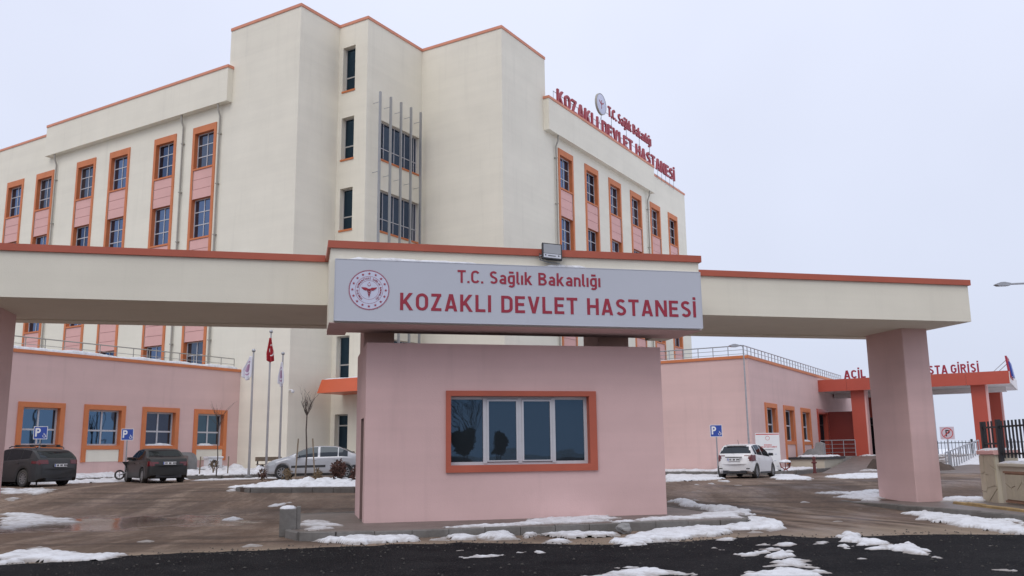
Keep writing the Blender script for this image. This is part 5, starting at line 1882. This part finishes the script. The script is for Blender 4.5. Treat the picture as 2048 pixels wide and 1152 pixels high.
# silver saloon seen from its left side
SILV = dict(L=4.50, W=1.78, rear_axle=.92, front_axle=3.61, tyre=.315,
            top=[(0, .56), (.02, .80), (.06, .98), (.14, 1.03), (.42, 1.07), (.62, 1.12), (1.05, 1.34), (1.35, 1.42), (1.9, 1.445), (2.3, 1.42), (2.7, 1.30), (3.35, 1.00), (3.6, .95), (4.1, .84), (4.36, .70), (4.47, .55), (4.5, .45)],
            belt=[(0, .90), (1.0, .96), (2.5, .93), (3.4, .90), (4.5, .62)], side_glass=(.7, 3.2), doors=[(.80, 1.22), (1.26, 2.02), (2.10, 3.05)], gmin=.12, tum=.34,
            tail=(.34, .70, .92, .52, 0), head=(.62, .60, .76, .44), screen=(2.42, 3.30), rear_glass=(1.12, 1.36), plate=(.0, .80), mirror=(2.95, .97), handles=[(1.32, .84), (2.25, .83)], spokes=9,
            trims=[dark_low(.27), ('side_moulding', lambda x, y, z, i, kk, s: .50 < z < .565 and .35 < x < 3.2 and 4 <= kk <= 9, DARKPL), ('grille', lambda x, y, z, i, kk, s: x > 4.40 and .30 < z < .48, DARKPL)])
make_car('parked_car', 'silver saloon parked side-on behind the snowy planted island', car_at(-8.55, 39.3, .645, -1, -.10) @ Matrix.Scale(.97, 4), SILV, P_SILVER)

# white hatchback, rear three-quarter view
WHT = dict(L=3.89, W=1.70, rear_axle=.62, front_axle=3.13, tyre=.30,
           plan=[(0, .70), (.04, .80), (.12, .88), (.35, .965), (.8, 1.0)],
           top=[(0, .50), (.03, .74), (.07, .90), (.15, 1.01), (.27, 1.15), (.44, 1.34), (.55, 1.41), (.8, 1.45), (1.3, 1.475), (1.85, 1.455), (2.3, 1.31), (2.85, 1.02), (3.2, .95), (3.55, .84), (3.78, .66), (3.89, .48)],
           belt=[(0, .93), (.5, 1.0), (1.2, .96), (2.8, .88), (3.89, .60)], side_glass=(.5, 2.8), doors=[(.50, .72), (.78, 1.52), (1.58, 2.62)], gmin=.12, tum=.46, bow_r=.22,
           tail=(.50, .74, .99, .46, .7), head=(.5, .62, .78, .42), screen=(1.95, 2.80), rear_glass=(1.07, 1.35), plate=(-.012, .80), mirror=(2.55, .95), handles=[(.95, .86), (1.75, .84)], spokes=8,
           mirror_mat=BLACKM, trims=[dark_low(.30), ('plate_garnish', lambda x, y, z, i, kk, s: False, DARKPL)])
wc, wx0 = make_car('parked_car', 'white hatchback seen from behind in front of the right annex', car_at(9.92, 38.9, .50, sin(radians(31)), cos(radians(31))) @ Matrix.Scale(.95, 4), WHT, P_WHITE)
WMm = WM[wc]
obj('garnish', MB().box(-.035, .02, -.36, .36, -.02, .02), DARKPL, wc, WMm @ Matrix.Translation((-wx0 + .01, 0, .90)))
obj('rear_wiper', MB().tube([(-.01, 0, 0), (-.02, .12, .16)], .012, 5), BLACKM, wc, WMm @ Matrix.Translation((-wx0 + .13, 0, 1.06)))
obj('roof_aerial', MB().tube([(0, 0, 0), (-.12, 0, .2)], .008, 5), BLACKM, wc, WMm @ Matrix.Translation((-wx0 + .85, 0, 1.44)))
obj('bumper_reflector', MB().box(-.012, .0, .52, .68, -.02, .02).box(-.012, 0, -.68, -.52, -.02, .02), DARKPL, wc, WMm @ Matrix.Translation((-wx0 + .02, 0, .42)))
obj('roof_spoiler', MB().bbox(-.10, .16, -.44, .44, -.02, .02, .012), P_WHITE, wc, WMm @ Matrix.Translation((-wx0 + .52, 0, 1.41)))

# dark grey estate with roof bars, cut by the left gate column
EST = dict(L=4.57, W=1.79, rear_axle=.98, front_axle=3.62, tyre=.325,
           top=[(0, .55), (.03, .82), (.07, .98), (.16, 1.07), (.32, 1.20), (.50, 1.32), (.68, 1.385), (1.2, 1.445), (2.0, 1.475), (2.4, 1.44), (2.8, 1.30), (3.4, 1.02), (3.7, .96), (4.2, .83), (4.45, .66), (4.57, .46)],
           belt=[(0, 1.0), (.6, 1.05), (1.5, 1.0), (3.3, .92), (4.57, .62)], side_glass=(.5, 3.3), doors=[(.66, 1.16), (1.22, 2.02), (2.1, 3.1)], gmin=.13, tum=.30,
           tail=(.50, .82, .97, .40, .6), head=(.6, .64, .80, .42), screen=(2.5, 3.34), rear_glass=(1.09, 1.33), plate=(-.012, .79), mirror=(3.0, .98), handles=[(1.35, .88), (2.3, .86)], spokes=10,
           trims=[dark_low(.31)])
ec, ex0 = make_car('parked_car', 'dark grey estate car with roof bars at the left edge', car_at(-18.62, 34.6, .63, -sin(radians(61)), cos(radians(61))) @ Matrix.Scale(.96, 4), EST, P_GREY)
for s in (1, -1):
    rbm = MB().tube([(.7, 0, 1.42), (.8, 0, 1.50), (2.3, 0, 1.53), (2.45, 0, 1.47)], .02, 6)
    obj('roof_bar', rbm, BLACKM, ec, WM[ec] @ Matrix.Translation((-ex0, s * .57, 0)))
for x in (1.05, 1.95):
    obj('cross_bar', MB().bbox(-.03, .03, -.64, .64, 0, .035, .01).box(-.05, .05, -.6, -.5, -.05, .001).box(-.05, .05, .5, .6, -.05, .001), BLACKM, ec, WM[ec] @ Matrix.Translation((x - ex0, 0, 1.55)))

# old dark saloon
OLD = dict(L=4.48, W=1.71, rear_axle=1.0, front_axle=3.64, tyre=.305,
           top=[(0, .58), (.02, .82), (.06, .96), (.14, 1.0), (.45, 1.03), (.66, 1.07), (1.10, 1.33), (1.4, 1.395), (1.9, 1.42), (2.3, 1.39), (2.65, 1.28), (3.25, .98), (3.6, .93), (4.1, .82), (4.38, .68), (4.48, .48)],
           belt=[(0, .88), (1.0, .93), (2.5, .91), (3.3, .88), (4.48, .60)], side_glass=(.7, 3.2), doors=[(1.0, 1.32), (1.36, 2.05), (2.12, 2.98)], gmin=.13, tum=.34,
           tail=(.30, .68, .88, .50, 0), head=(.5, .58, .74, .40), screen=(2.4, 3.2), rear_glass=(1.07, 1.34), plate=(-.012, .80), mirror=(2.85, .95), handles=[(1.45, .82), (2.3, .80)], spokes=12,
           trims=[dark_low(.26)])
make_car('parked_car', 'dark old saloon with its boot towards the camera beside the pink annex', car_at(-14.9, 37.75, .64, -sin(radians(36)), cos(radians(36))) @ Matrix.Scale(.955, 4), OLD, P_BLACK)


# ------------------------------------------------------------------ plants
def bare_tree(name, label, x, y, z0, h, seed, spread, r0, m, trunk_frac=.62, levels=3, nb=7, cat='tree', up=.55):
    rnd = random.Random(seed)
    M = T(x, y, z0)
    t = thing(name, label, cat, M)
    th = h * trunk_frac
    obj('trunk', MB().tube([(0, 0, 0), (.01 * h, 0, th * .4), (-.006 * h, .01, th * .75), (0, 0, th)], [r0, r0 * .85, r0 * .75, r0 * .65], 8), m, t, M, 60)
    cr_ = MB()

    def grow(p, d, ln, r, lv):
        n = 4
        pts, rs = [p], [r]
        q = p.copy()
        for i in range(n):
            d = (d + Vector((rnd.uniform(-.22, .22), rnd.uniform(-.22, .22), rnd.uniform(-.02, .18)))).normalized()
            q = q + d * ln / n
            pts.append(q.copy())
            rs.append(r * (1 - .6 * (i + 1) / n))
        cr_.tube(pts, rs, 5)
        if lv > 0:
            for i in range(rnd.randint(2, 4)):
                k = rnd.randint(1, n)
                dd = (d + Vector((rnd.uniform(-.9, .9), rnd.uniform(-.9, .9), rnd.uniform(-.1, .6)))).normalized()
                grow(pts[k], dd, ln * rnd.uniform(.4, .65), rs[k] * .8, lv - 1)
    for i in range(nb):
        a = 2 * pi * i / nb + rnd.uniform(-.4, .4)
        d = Vector((cos(a) * spread, sin(a) * spread, up + rnd.uniform(0, .5))).normalized()
        grow(Vector((0, 0, th * rnd.uniform(.93, 1.0))), d, (h - th) * rnd.uniform(.7, 1.05), r0 * .5, levels - 1)
    obj('crown', cr_, m, t, M, 60)
    return t


bare_tree('young_tree', 'thin bare young tree tied between stakes on the snowy planted island', -7.62, 33.3, .74, 3.2, 21, .42, .033, BARK, .76, 3, 8)
bare_tree('young_tree', 'slender sapling with snow on its few twigs before the fourth window', -13.45, 41.2, .8, 3.15, 33, .16, .03, BARK, .66, 2, 5, up=1.0)
stake = MB().tube([(0, 0, 0), (0, 0, 1.55)], .028, 6).mesh('wooden_stake', WOODST)
for k, (dx, dy, a, lb) in enumerate(((-.36, .05, .05, 'left wooden stake beside the young tree on the island'), (.40, -.1, -.08, 'right wooden stake beside the young tree on the island'))):
    tag(obj('wooden_stake', stake, None, None, T(-7.62 + dx, 33.2 + dy, .7) @ Matrix.Rotation(a, 4, 'Y')), lb, 'stake')
for k, (x, y, h, lb) in enumerate(((-13.9, 40.3, .75, 'left short stake in the snow near the sapling'), (-12.75, 40.6, .75, 'right short stake in the snow near the sapling'))):
    tag(obj('wooden_stake', MB().tube([(0, 0, 0), (.02, 0, h)], .03, 6), WOODST, None, T(x, y, .9)), lb, 'stake')


def leafy(name, label, x, y, z0, h, r, n, m, seed, stem=WOODST, cat='shrub', flat_=.8, leaf=.05, stemh=.35):
    rnd = random.Random(seed)
    M = T(x, y, z0)
    t = thing(name, label, cat, M)
    st = MB()
    for k in range(5):
        a = rnd.uniform(0, 6.28)
        st.tube([(0, 0, 0), (cos(a) * r * .3, sin(a) * r * .3, h * .5), (cos(a) * r * .7, sin(a) * r * .7, h * .92)], [.02 + r * .03, .012 + r * .015, .006], 5)
    obj('stem', st, stem, t, M)
    lf = MB()
    for k in range(n):
        # clumps of leaves in an uneven ball
        while True:
            p = Vector((rnd.uniform(-1, 1), rnd.uniform(-1, 1), rnd.uniform(-1, 1)))
            if p.length < 1 and rnd.random() < .25 + .75 * p.length:
                break
        p = p * (1 + .28 * noise.noise(p * 2.3 + Vector((seed, 0, 0))))
        c = Vector((p.x * r, p.y * r, h * stemh + (h * (1 - stemh)) * .5 * (1 + p.z * flat_ / .8)))
        for j in range(3):
            d = Vector((rnd.gauss(0, 1), rnd.gauss(0, 1), rnd.gauss(0, 1))).normalized()
            e = d.orthogonal().normalized()
            s = leaf * rnd.uniform(.6, 1.3)
            o_ = c + d * s
            lf.add([o_ - e * s * .5, o_ + d * s, o_ + e * s * .5, o_ - d * s], [(0, 1, 2, 3)])
    obj('foliage', lf, m, t, M)
    return t


leafy('withered_bush', 'dark red withered rose bush behind the stakes by the silver car', -6.30, 32.7, .64, .80, .26, 200, LEAFR, 4, leaf=.055, stemh=.2)
leafy('withered_bush', 'low withered bush in the snow against the guard house edge', -5.3, 31.4, .62, .6, .36, 200, LEAFR, 9, leaf=.05, stemh=.1)
leafy('dry_plant', 'small yellowed plant at the foot of the left stake', -8.05, 32.4, .74, .45, .16, 60, TWIG, 12, leaf=.04, stemh=.1, cat='plant')
leafy('dry_plant', 'small yellowed plant right of the right stake', -6.95, 32.3, .74, .42, .15, 60, TWIG, 13, leaf=.04, stemh=.1, cat='plant')
leafy('dry_plant', 'small rust-coloured plant at the front wheel of the silver car', -9.35, 33.9, .72, .45, .16, 60, LEAFR, 14, leaf=.04, stemh=.1, cat='plant')
leafy('dry_plant', 'dry twiggy plant poking from the snow near the sapling', -13.2, 40.0, .95, .55, .25, 50, TWIG, 15, leaf=.03, stemh=.1, cat='plant')
leafy('evergreen_bush', 'dark green bush growing behind the black fence', 14.2, 24.0, .5, 1.75, .42, 420, LEAFG, 6, leaf=.06, stemh=.35)

BEH[1] = (BEH[1][0] + .45, BEH[1][1] + .1)
# ------------------------------------------------------------------ across the street: seen only as reflections in the guard house glass
leafy('round_tree', 'round-headed evergreen mirrored in the left pane of the guard house window', *BEH[0][:2], 0, 3.15, .72, 2200, LEAFG, 31, BARK, 'tree', .8, .08, .50)
leafy('round_tree', 'lopsided evergreen mirrored in the second pane of the guard house window', *BEH[1][:2], 0, 3.15, .60, 1700, LEAFG, 35, BARK, 'tree', .8, .08, .52)
bare_tree('bare_tree', 'tall bare tree mirrored above the round tree in the guard house window', *BEH[2][:2], 0, 6.3, 77, .55, .05, BARK, .38, 4, 11, up=1.0)
bank = MB()
nb_ = 60
for i in range(nb_ + 1):
    x = -70 + 140 * i / nb_
    hgt = 1.15 + .7 * noise.fractal(Vector((x * .09, 0, 4)), 1, 2, 4)
    for d, q in ((0, -.1), (2.0, hgt * .8), (3.5, hgt), (6, hgt * .7), (10, -.1)):
        bank.v.append((x, -31 - d + .25 * x, q))
for i in range(nb_):
    for k in range(4):
        bank.f.append((i * 5 + k, (i + 1) * 5 + k, (i + 1) * 5 + k + 1, i * 5 + k + 1))
tag(obj('earth_bank', bank, EARTH, smooth=60), kind='structure')

# ------------------------------------------------------------------ snow
SNOW=[
 (0.05,0,0.8,[(-14.62,26.12),(-14.02,26.26),(-13.19,26.08),(-12.65,25.39),(-12.01,24.77),(-11.18,23.52),(-11.89,23.89),(-11.88,23.03),(-11.58,21.61),(-11.61,20.81)]),
 (0.09,0,0.9,[(-8.68,15.62),(-8.76,16.29),(-8.2,16.37),(-7.6,15.89),(-6.98,15.44),(-6.67,15.58),(-6.4,15.3),(-6.52,14.67),(-6.9,14.33),(-7.66,14.79),(-7.89,14.22)]),
 (0.04,0,0.85,[(-18.47,32.84),(-17.39,32.22),(-16.81,32.73),(-15.65,31.28),(-15.86,30.24),(-16.87,30.65),(-17.38,30.94)]),
 (0.03,0,0.8,[(-16.24,29.33),(-16.23,29.85),(-15.91,29.42),(-15.98,28.97)]),
 (0.1,0,1,[(-7.43,23.72),(-7.54,24.44),(-7.36,24.59),(-6.97,23.47),(-7.15,23.12)]),
 (0.06,0,1,[(-7.34,27.2),(-7.24,27.55),(-7.01,27.64),(-6.9,27.06),(-7.22,26.92)]),
 (0.06,0,1,[(-10.08,32.32),(-9.53,32.69),(-9.19,32.81),(-8.82,31.81),(-9.47,31.49),(-9.89,31.71)]),
 (0.04,0,1,[(-9.76,31.21),(-9.34,30.97),(-9.22,30.68),(-9.49,30.62)]),
 (0.04,0,1,[(-7.22,30.58),(-6.7,30.7),(-6.6,30.37),(-7.12,30.3)]),
 (0.05,0.15,0.85,[(-4.73,20.3),(-4.76,21.18),(-4.03,20.44),(-3.75,19.67),(-3.77,18.29),(-4.0,18.13),(-4.38,18.88)]),
 (0.13,0,1,[(-4.32,18.53),(-4.35,19.24),(-4.0,18.66),(-3.6,18.07),(-3.39,18.37),(-3.04,18.58),(-2.39,18.45),(-1.72,17.9),(-1.67,17.35),(-2.37,17.17),(-2.93,17.06),(-3.5,17.39),(-3.89,17.71)]),
 (0.05,0,1,[(-1.7,17.9),(-1.33,18.01),(-1.28,17.53),(-1.64,17.5)]),
 (0.08,0,1,[(-1.29,18.01),(-1.16,18.58),(-0.97,18.13),(-0.76,18.02),(-0.78,17.54),(-1.21,17.6)]),
 (0.12,0,1,[(-0.75,18.14),(-0.54,18.85),(-0.3,19.14),(0.0,18.34),(0.0,17.64),(-0.39,17.61),(-0.71,17.65)]),
 (0.12,0,1,[(0.16,18.45),(0.31,19.15),(0.38,18.29),(0.21,17.93)]),
 (0.07,0,1,[(0.57,18.43),(0.99,19.1),(1.49,19.27),(1.52,18.66),(1.98,18.33),(1.82,17.8),(1.15,17.89),(0.62,18.17)]),
 (0.06,0,1,[(0.5,16.96),(0.79,17.3),(0.99,17.01),(0.93,16.66),(0.58,16.59)]),
 (0.04,0,1,[(-0.94,14.53),(-0.61,14.71),(-0.17,14.83),(-0.11,14.61),(-0.32,14.34),(-0.8,14.26)]),
 (0.06,0,1,[(0.24,15.25),(0.38,15.56),(0.46,15.22),(0.64,14.94),(0.38,14.66),(0.25,14.84)]),
 (0.04,0,1,[(0.11,15.06),(0.17,15.19),(0.18,14.88)]),
 (0.06,0.15,1,[(-1.51,18.57),(-1.18,19.01),(-0.22,19.38),(0.4,19.71),(0.56,20.98),(1.11,21.33),(2.23,21.6),(2.31,20.68),(1.86,19.7),(0.91,19.09),(0.59,19.15),(-0.02,18.83),(-1.0,18.54)]),
 (0.07,0.15,1,[(2.17,19.45),(2.75,20.27),(3.5,20.89),(4.28,21.41),(4.84,22.3),(5.35,22.06),(5.01,20.43),(4.13,20.28),(3.34,19.93),(2.23,19.55)]),
 (0.12,0,1,[(1.92,16.91),(2.46,18.25),(3.47,19.52),(4.29,20.02),(4.35,18.76),(4.1,17.85),(3.38,17.41),(2.68,16.74),(2.07,15.94),(1.79,15.81)]),
 (0.16,0,1,[(4.24,19.71),(4.89,20.93),(5.62,22.39),(6.04,21.86),(6.02,21.05),(5.52,19.36),(5.06,19.23),(4.47,19.17)]),
 (0.2,0,1,[(4.55,27.21),(5.06,27.57),(5.23,26.12),(5.57,25.61),(5.89,25.58),(6.16,24.52),(6.02,23.36),(5.65,22.52),(5.52,23.57),(5.16,24.74),(4.77,25.77)]),
 (0.05,0,1,[(5.16,19.02),(5.41,19.23),(5.26,18.67),(5.08,18.65)]),
 (0.05,0,1,[(3.77,16.97),(4.04,17.37),(4.1,17.01),(3.94,16.65),(3.78,16.71)]),
 (0.08,0,0.9,[(3.36,14.17),(3.65,14.66),(4.02,14.9),(4.07,14.56),(3.69,14.14),(3.4,13.91)]),
 (0.12,0,0.9,[(3.7,13.88),(4.11,14.64),(4.36,14.75),(4.22,14.13),(3.85,13.66)]),
 (0.06,0,0.9,[(4.04,15.26),(4.3,15.55),(4.32,14.96),(4.07,14.84)]),
 (0.06,0,0.9,[(4.31,15.71),(4.75,16.16),(4.82,15.68),(4.48,15.27)]),
 (0.04,0,0.9,[(4.07,15.73),(4.38,16.2),(4.34,15.74)]),
 (0.05,0,0.9,[(3.53,13.06),(4.0,13.65),(4.23,13.55),(4.12,13.28),(4.11,12.94),(4.2,12.61),(3.85,12.71),(3.51,12.85)]),
 (0.07,0,0.9,[(2.99,12.28),(3.57,12.67),(4.09,12.35),(3.88,11.68),(2.7,11.74)]),
 (0.14,0,0.9,[(6.24,17.73),(6.36,17.42),(6.2,16.44),(6.25,15.84),(6.02,15.47),(5.58,15.33),(5.8,16.34)]),
 (0.1,0,0.9,[(5.25,15.09),(5.56,15.65),(5.48,15.12),(5.27,14.76)]),
 (0.06,0,0.9,[(5.7,14.98),(6.11,15.52),(6.28,15.66),(5.89,14.87),(5.66,14.72)]),
 (0.1,0,0.9,[(6.07,15.06),(6.22,15.01),(6.62,15.56),(6.32,14.5),(6.37,14.08),(6.38,13.65),(6.2,13.47),(6.03,13.99),(5.97,14.57)]),
 (0.04,0,0.9,[(5.09,15.78),(5.41,16.29),(5.4,15.94)]),
 (0.04,0,0.9,[(1.4,12.98),(1.66,13.29),(1.77,12.95),(1.52,12.78)]),
 (0.05,0,0.9,[(1.0,12.42),(1.79,12.78),(2.19,12.47),(2.36,12.14),(1.33,11.87),(0.83,11.95)]),
 (0.03,0,0.9,[(6.28,12.35),(6.57,12.47),(6.53,12.19)]),
 (0.1,0,1,[(9.76,23.22),(10.56,23.56),(10.76,22.32),(10.81,20.8),(10.63,19.2),(9.5,17.2),(9.33,18.0),(9.28,19.46),(9.37,20.56),(9.58,22.25)]),
 (0.1,0,1,[(11.29,24.47),(12.0,24.43),(12.33,23.67),(12.26,22.11),(10.82,19.54),(10.93,21.03),(11.08,22.69)]),
 (0.08,0,1,[(9.61,27.65),(10.7,29.02),(11.7,29.48),(11.61,28.81),(10.91,27.41),(10.63,26.58),(10.05,26.99)]),
 (0.04,0,0.85,[(9.44,28.99),(10.18,29.31),(11.37,29.46),(9.95,28.34)]),
 (0.06,0.15,1,[(12.94,27.94),(14.44,28.04),(12.98,25.27),(11.88,25.69)]),
 (0.1,0,1,[(7.62,46.41),(9.99,49.46),(10.44,46.7),(8.24,36.23),(6.86,34.79),(5.55,33.62)]),
 (0.08,0,1,[(11.64,41.02),(12.81,43.15),(12.14,37.4),(11.08,34.48),(10.19,35.39)]),
 (0.08,0,1,[(12.96,38.28),(15.09,41.5),(17.16,42.84),(14.22,35.54),(12.55,35.17)]),
 (0.05,0,1,[(6.25,32.07),(6.48,32.36),(6.41,31.8)]),
 (0.05,0,1,[(7.81,34.32),(8.14,34.94),(7.79,33.32)]),
 (0.04,0,1,[(6.94,32.55),(7.09,32.76),(6.99,32.14)]),
]



def inside(poly, x, y):
    c = False
    j = len(poly) - 1
    for i in range(len(poly)):
        xi, yi = poly[i]
        xj, yj = poly[j]
        if (yi > y) != (yj > y) and x < (xj - xi) * (y - yi) / (yj - yi) + xi:
            c = not c
        j = i
    return c


def sdist(poly, x, y):
    best = 1e9
    for i in range(len(poly)):
        ax, ay = poly[i - 1]
        bx, by = poly[i]
        dx, dy = bx - ax, by - ay
        q = ((x - ax) * dx + (y - ay) * dy) / max(1e-9, dx * dx + dy * dy)
        q = max(0, min(1, q))
        best = min(best, sqrt((x - ax - q * dx) ** 2 + (y - ay - q * dy) ** 2))
    return best if inside(poly, x, y) else -best


SV, SF, SL = [], [], []


def snow_patch(poly, h, off, slush, step=None, base=None, rag=.20, soft=None, cut=-.12):
    """drift with a ragged rim: the sheet dips under the ground where it ends"""
    xs = [p[0] for p in poly]
    ys = [p[1] for p in poly]
    m = .25
    area = (max(xs) - min(xs) + .5) * (max(ys) - min(ys) + .5)
    st = step or max(.045, min(.16, sqrt(area / 9000)))
    nx, ny = int((max(xs) - min(xs) + 2 * m) / st) + 1, int((max(ys) - min(ys) + 2 * m) / st) + 1
    idx = {}
    if base is None:
        h *= .55
        rag = min(.34, rag + .05 * sqrt(area))
    soft = soft or max(.15, h * 2.2)

    def vert(i, k):
        if (i, k) in idx:
            return idx[(i, k)]
        x, y = min(xs) - m + i * st, min(ys) - m + k * st
        d = sdist(poly, x, y)
        d += rag * (noise.fractal(Vector((x * 1.5, y * 1.9, 7)), .9, 2.2, 6) - .10)
        if d < cut:
            idx[(i, k)] = None
            return None
        q = d / soft
        z = h * (1 - exp(-1.6 * q)) if q > 0 else h * 1.6 * q
        z *= .45 + 1.1 * max(0.0, noise.fractal(Vector((x * 2.2, y * 2.2, 3)), .95, 2.1, 4) * .6 + .5)
        z += .02 * noise.noise(Vector((x * 9, y * 9, 1))) * (1 if q > 0 else 0)
        g = (gz(x, y) if off == 0 else 0) + off if base is None else base
        SV.append((x, y, g + max(z, -.06) + (.026 if off == 0 and y < 18.5 and base is None else .004)))
        SL.append((1 - slush) + .85 * max(0.0, 1 - max(z, 0) / .030) ** 1.2)
        idx[(i, k)] = len(SV) - 1
        return idx[(i, k)]
    for i in range(nx):
        for k in range(ny):
            q = [vert(i, k), vert(i + 1, k), vert(i + 1, k + 1), vert(i, k + 1)]
            if None not in q:
                SF.append(tuple(q))


def snow_object(name, label):
    global SV, SF, SL
    me = bpy.data.meshes.new(name)
    me.from_pydata(SV, [], SF)
    at = me.attributes.new('slush', 'FLOAT', 'POINT')
    at.data.foreach_set('value', SL)
    me.materials.append(SNOWM)
    me.polygons.foreach_set('use_smooth', [True] * len(me.polygons))
    o = obj(name, me)
    tag(o, label, 'snow', kind='stuff')
    SV, SF, SL = [], [], []
    return o


for h, off, tone, poly in SNOW:
    snow_patch(poly, h, off, tone)
# scattered crumbs
rnd = random.Random(5)
for k in range(80):
    x, y = rnd.uniform(-9, 11), rnd.uniform(12.5, 33)
    r = rnd.uniform(.03, .09)
    g = gz(x, y)
    if 17.9 < -x * sin(YG) + y * cos(YG) < 24.5 and -.3 < x * cos(YG) + y * sin(YG) < 10:
        continue
    if rnd.random() < .6 and not (3 < x < 11 and y < 18):
        continue
    snow_patch([(x - r, y - r * .6), (x + r, y - r * .7), (x + r * .8, y + r), (x - r * .7, y + r * .8)], r * .6, 0, .9, .03, None, .03)
snow_object('snow_patches', 'patches of half-melted snow scattered over the yard and road')

gr_ = MB()
rnd = random.Random(17)
for k in range(900):
    x = rnd.uniform(-9, 11)
    e = lerp(EDGE, x)
    y = e + rnd.gauss(-.15, .55)
    if rnd.random() < .35:
        y = rnd.uniform(12, e)
    r = rnd.uniform(.008, .028)
    z = (.024 if y < e else gz(x, y)) + r * .3
    a = rnd.uniform(0, 6.3)
    pts = [(x + r * cos(a + q) * rnd.uniform(.7, 1.3), y + r * sin(a + q) * rnd.uniform(.7, 1.3), z) for q in (0, 1.57, 3.14, 4.71)]
    gr_.add(pts + [(x, y, z + r * .8)], [(0, 1, 4), (1, 2, 4), (2, 3, 4), (3, 0, 4)])
tag(obj('loose_gravel', gr_, mat('dark_grit', (.05, .045, .04), .9, .4, 30)), 'loose gravel crumbs along the edge of the fresh asphalt', 'gravel', kind='stuff')

# deeper snow lying on the pavements, the planted island and ledges
def uvp(*pts):
    return [tuple(uvz(a, b)[:2]) for a, b in pts]


snow_patch(uvp((20, 36.0), (27.5, 36.0), (28.8, 32.85), (33.8, 32.85), (36.2, 33.3), (33.2, 33.8), (33.2, 37.4), (20, 37.4)), .20, 0, 1.0, .10, .80, .12, .4, -.08)
snow_patch(uvp((27.8, 36.3), (33.2, 36.1), (33.2, 37.3), (29, 37.4)), .36, 0, 1.0, .10, .85, .25, .5)
snow_patch(uvp((30.6, 32.9), (33.0, 32.9), (33.1, 33.7), (30.8, 34.2)), .42, 0, 1.0, .08, .80, .25, .4)
snow_patch([(-21, 35), (-17.8, 36.9), (-15.6, 39.4), (-14.6, 41.2), (-16.2, 42.2), (-19, 40), (-23, 37)], .14, 0, 1.0, .12, .62, .3, .5)
snow_patch([(-13.6, 38.2), (-11.6, 39.9), (-10.4, 41.2), (-11.2, 41.7), (-13.6, 39.6)], .05, 0, .9, .08, .64, .12)
snow_patch([(-9.3, 30.75), (-3.4, 29.95), (-2.8, 33.4), (-8.3, 34.7)], .20, 0, 1.0, .06, .58, .18, .6)
snow_patch(uvp((41.5, 24), (41.5, 12.5), (42.6, 11.25), (49.0, 11.25), (49.0, 12.8), (43.2, 12.9), (43.2, 24)), .09, 0, .95, .09, .662, .22, .3, -.08)
snow_patch(uvp((49.6, 11.2), (54, 11.2), (54, 11.8), (49.6, 12.6)), .09, 0, 1.0, .06, 1.24, .15, None, -.05)
snow_patch(uvp((57.15, 10.6), (57.15, 3.0), (57.8, 3.0), (57.5, 10.9)), .10, 0, .9, .08, 1.22, .15, None, -.05)
for k in range(9):
    u0, v0 = 46.5 + 1.15 * k, 9.0 - .55 * (k % 4) - .2 * k
    zz = .50 + .715 * (u0 - 45.5) / 11.5
    snow_patch(uvp((u0, v0), (u0 + .5, v0 - .1), (u0 + .6, v0 - 1.5 - .3 * (k % 3)), (u0 + .1, v0 - 1.3)), .05, 0, .85, .06, zz + .03, .3)
# snow along copings and ledges
def ledge(F, a0, a1, y0, y1, z, h, gaps=0.0, seed=0):
    """rounded roll of snow along a ledge, its height wandering"""
    st = .06
    n = max(3, int((a1 - a0) / st))
    prof = [(0, -.015), (.04, .45), (.2, .9), (.5, 1.0), (.8, .9), (.96, .45), (1, -.015)]
    o = len(SV)
    for i in range(n + 1):
        a = a0 + (a1 - a0) * i / n
        k = noise.fractal(Vector((a * .9, seed * 7.3, 0)), .8, 2, 5) * .5 + .55
        k = max(0.0, min(1.3, k + .25 - gaps)) * min(1, i / 4, (n - i) / 4)
        for q, w in prof:
            p = F @ Vector((a, y0 + (y1 - y0) * q + .012 * noise.noise(Vector((a * 6, q * 3, seed))), z + (h * k * w if w > 0 else w)))
            SV.append(tuple(p))
            SL.append(0.0)
    m = len(prof)
    for i in range(n):
        for k in range(m - 1):
            SF.append((o + i * m + k, o + (i + 1) * m + k, o + (i + 1) * m + k + 1, o + i * m + k + 1))


ledge(FLL, 10, 33.2, -.05, .32, 6.225, .15, 0, 1)
ledge(FRW, 63.5, 70.8, -.04, .28, 23.372, .15, .1, 2)
ledge(FU(36.44), -32.85, -28.6, -1.74, -.02, 5.522, .12, 0, 3)
ledge(FR1, -24, -13.0, -.05, .3, 6.225, .05, .35, 4)
ledge(FLW, -57.0, -39.2, -.44, -.1, 23.945, .05, .35, 9)


def gn(*pts):
    return [tuple(gnz(a, b)[:2]) for a, b in pts]


ledge(FG(19.34), .95, 3.9, 0, .155, 5.812, .09, .15, 5)
ledge(FG(19.34), 5.35, 6.5, 0, .155, 5.812, .07, .1, 6)
snow_object('lying_snow', 'deeper white snow lying on pavements, planted island and ledges')
SV, SF, SL = [], [], []
ledge(FLL, 27.66, 29.2, -.05, .16, 2.203, .13, 0, 7)
ledge(FLL, 30.66, 31.7, -.05, .16, 2.203, .10, 0, 8)
ledge(FR2, 53.25, 54.8, -.05, .16, 2.103, .10, 0, 10)
ledge(FWL, -.05, 1.07, -.05, .65, 1.542, .06, 0, 11)
ledge(FWL, 1.1, 11.5, .03, .55, 1.203, .06, .05, 12)
snow_object('ledge_snow', 'thin snow on window sills and on the perimeter wall top')
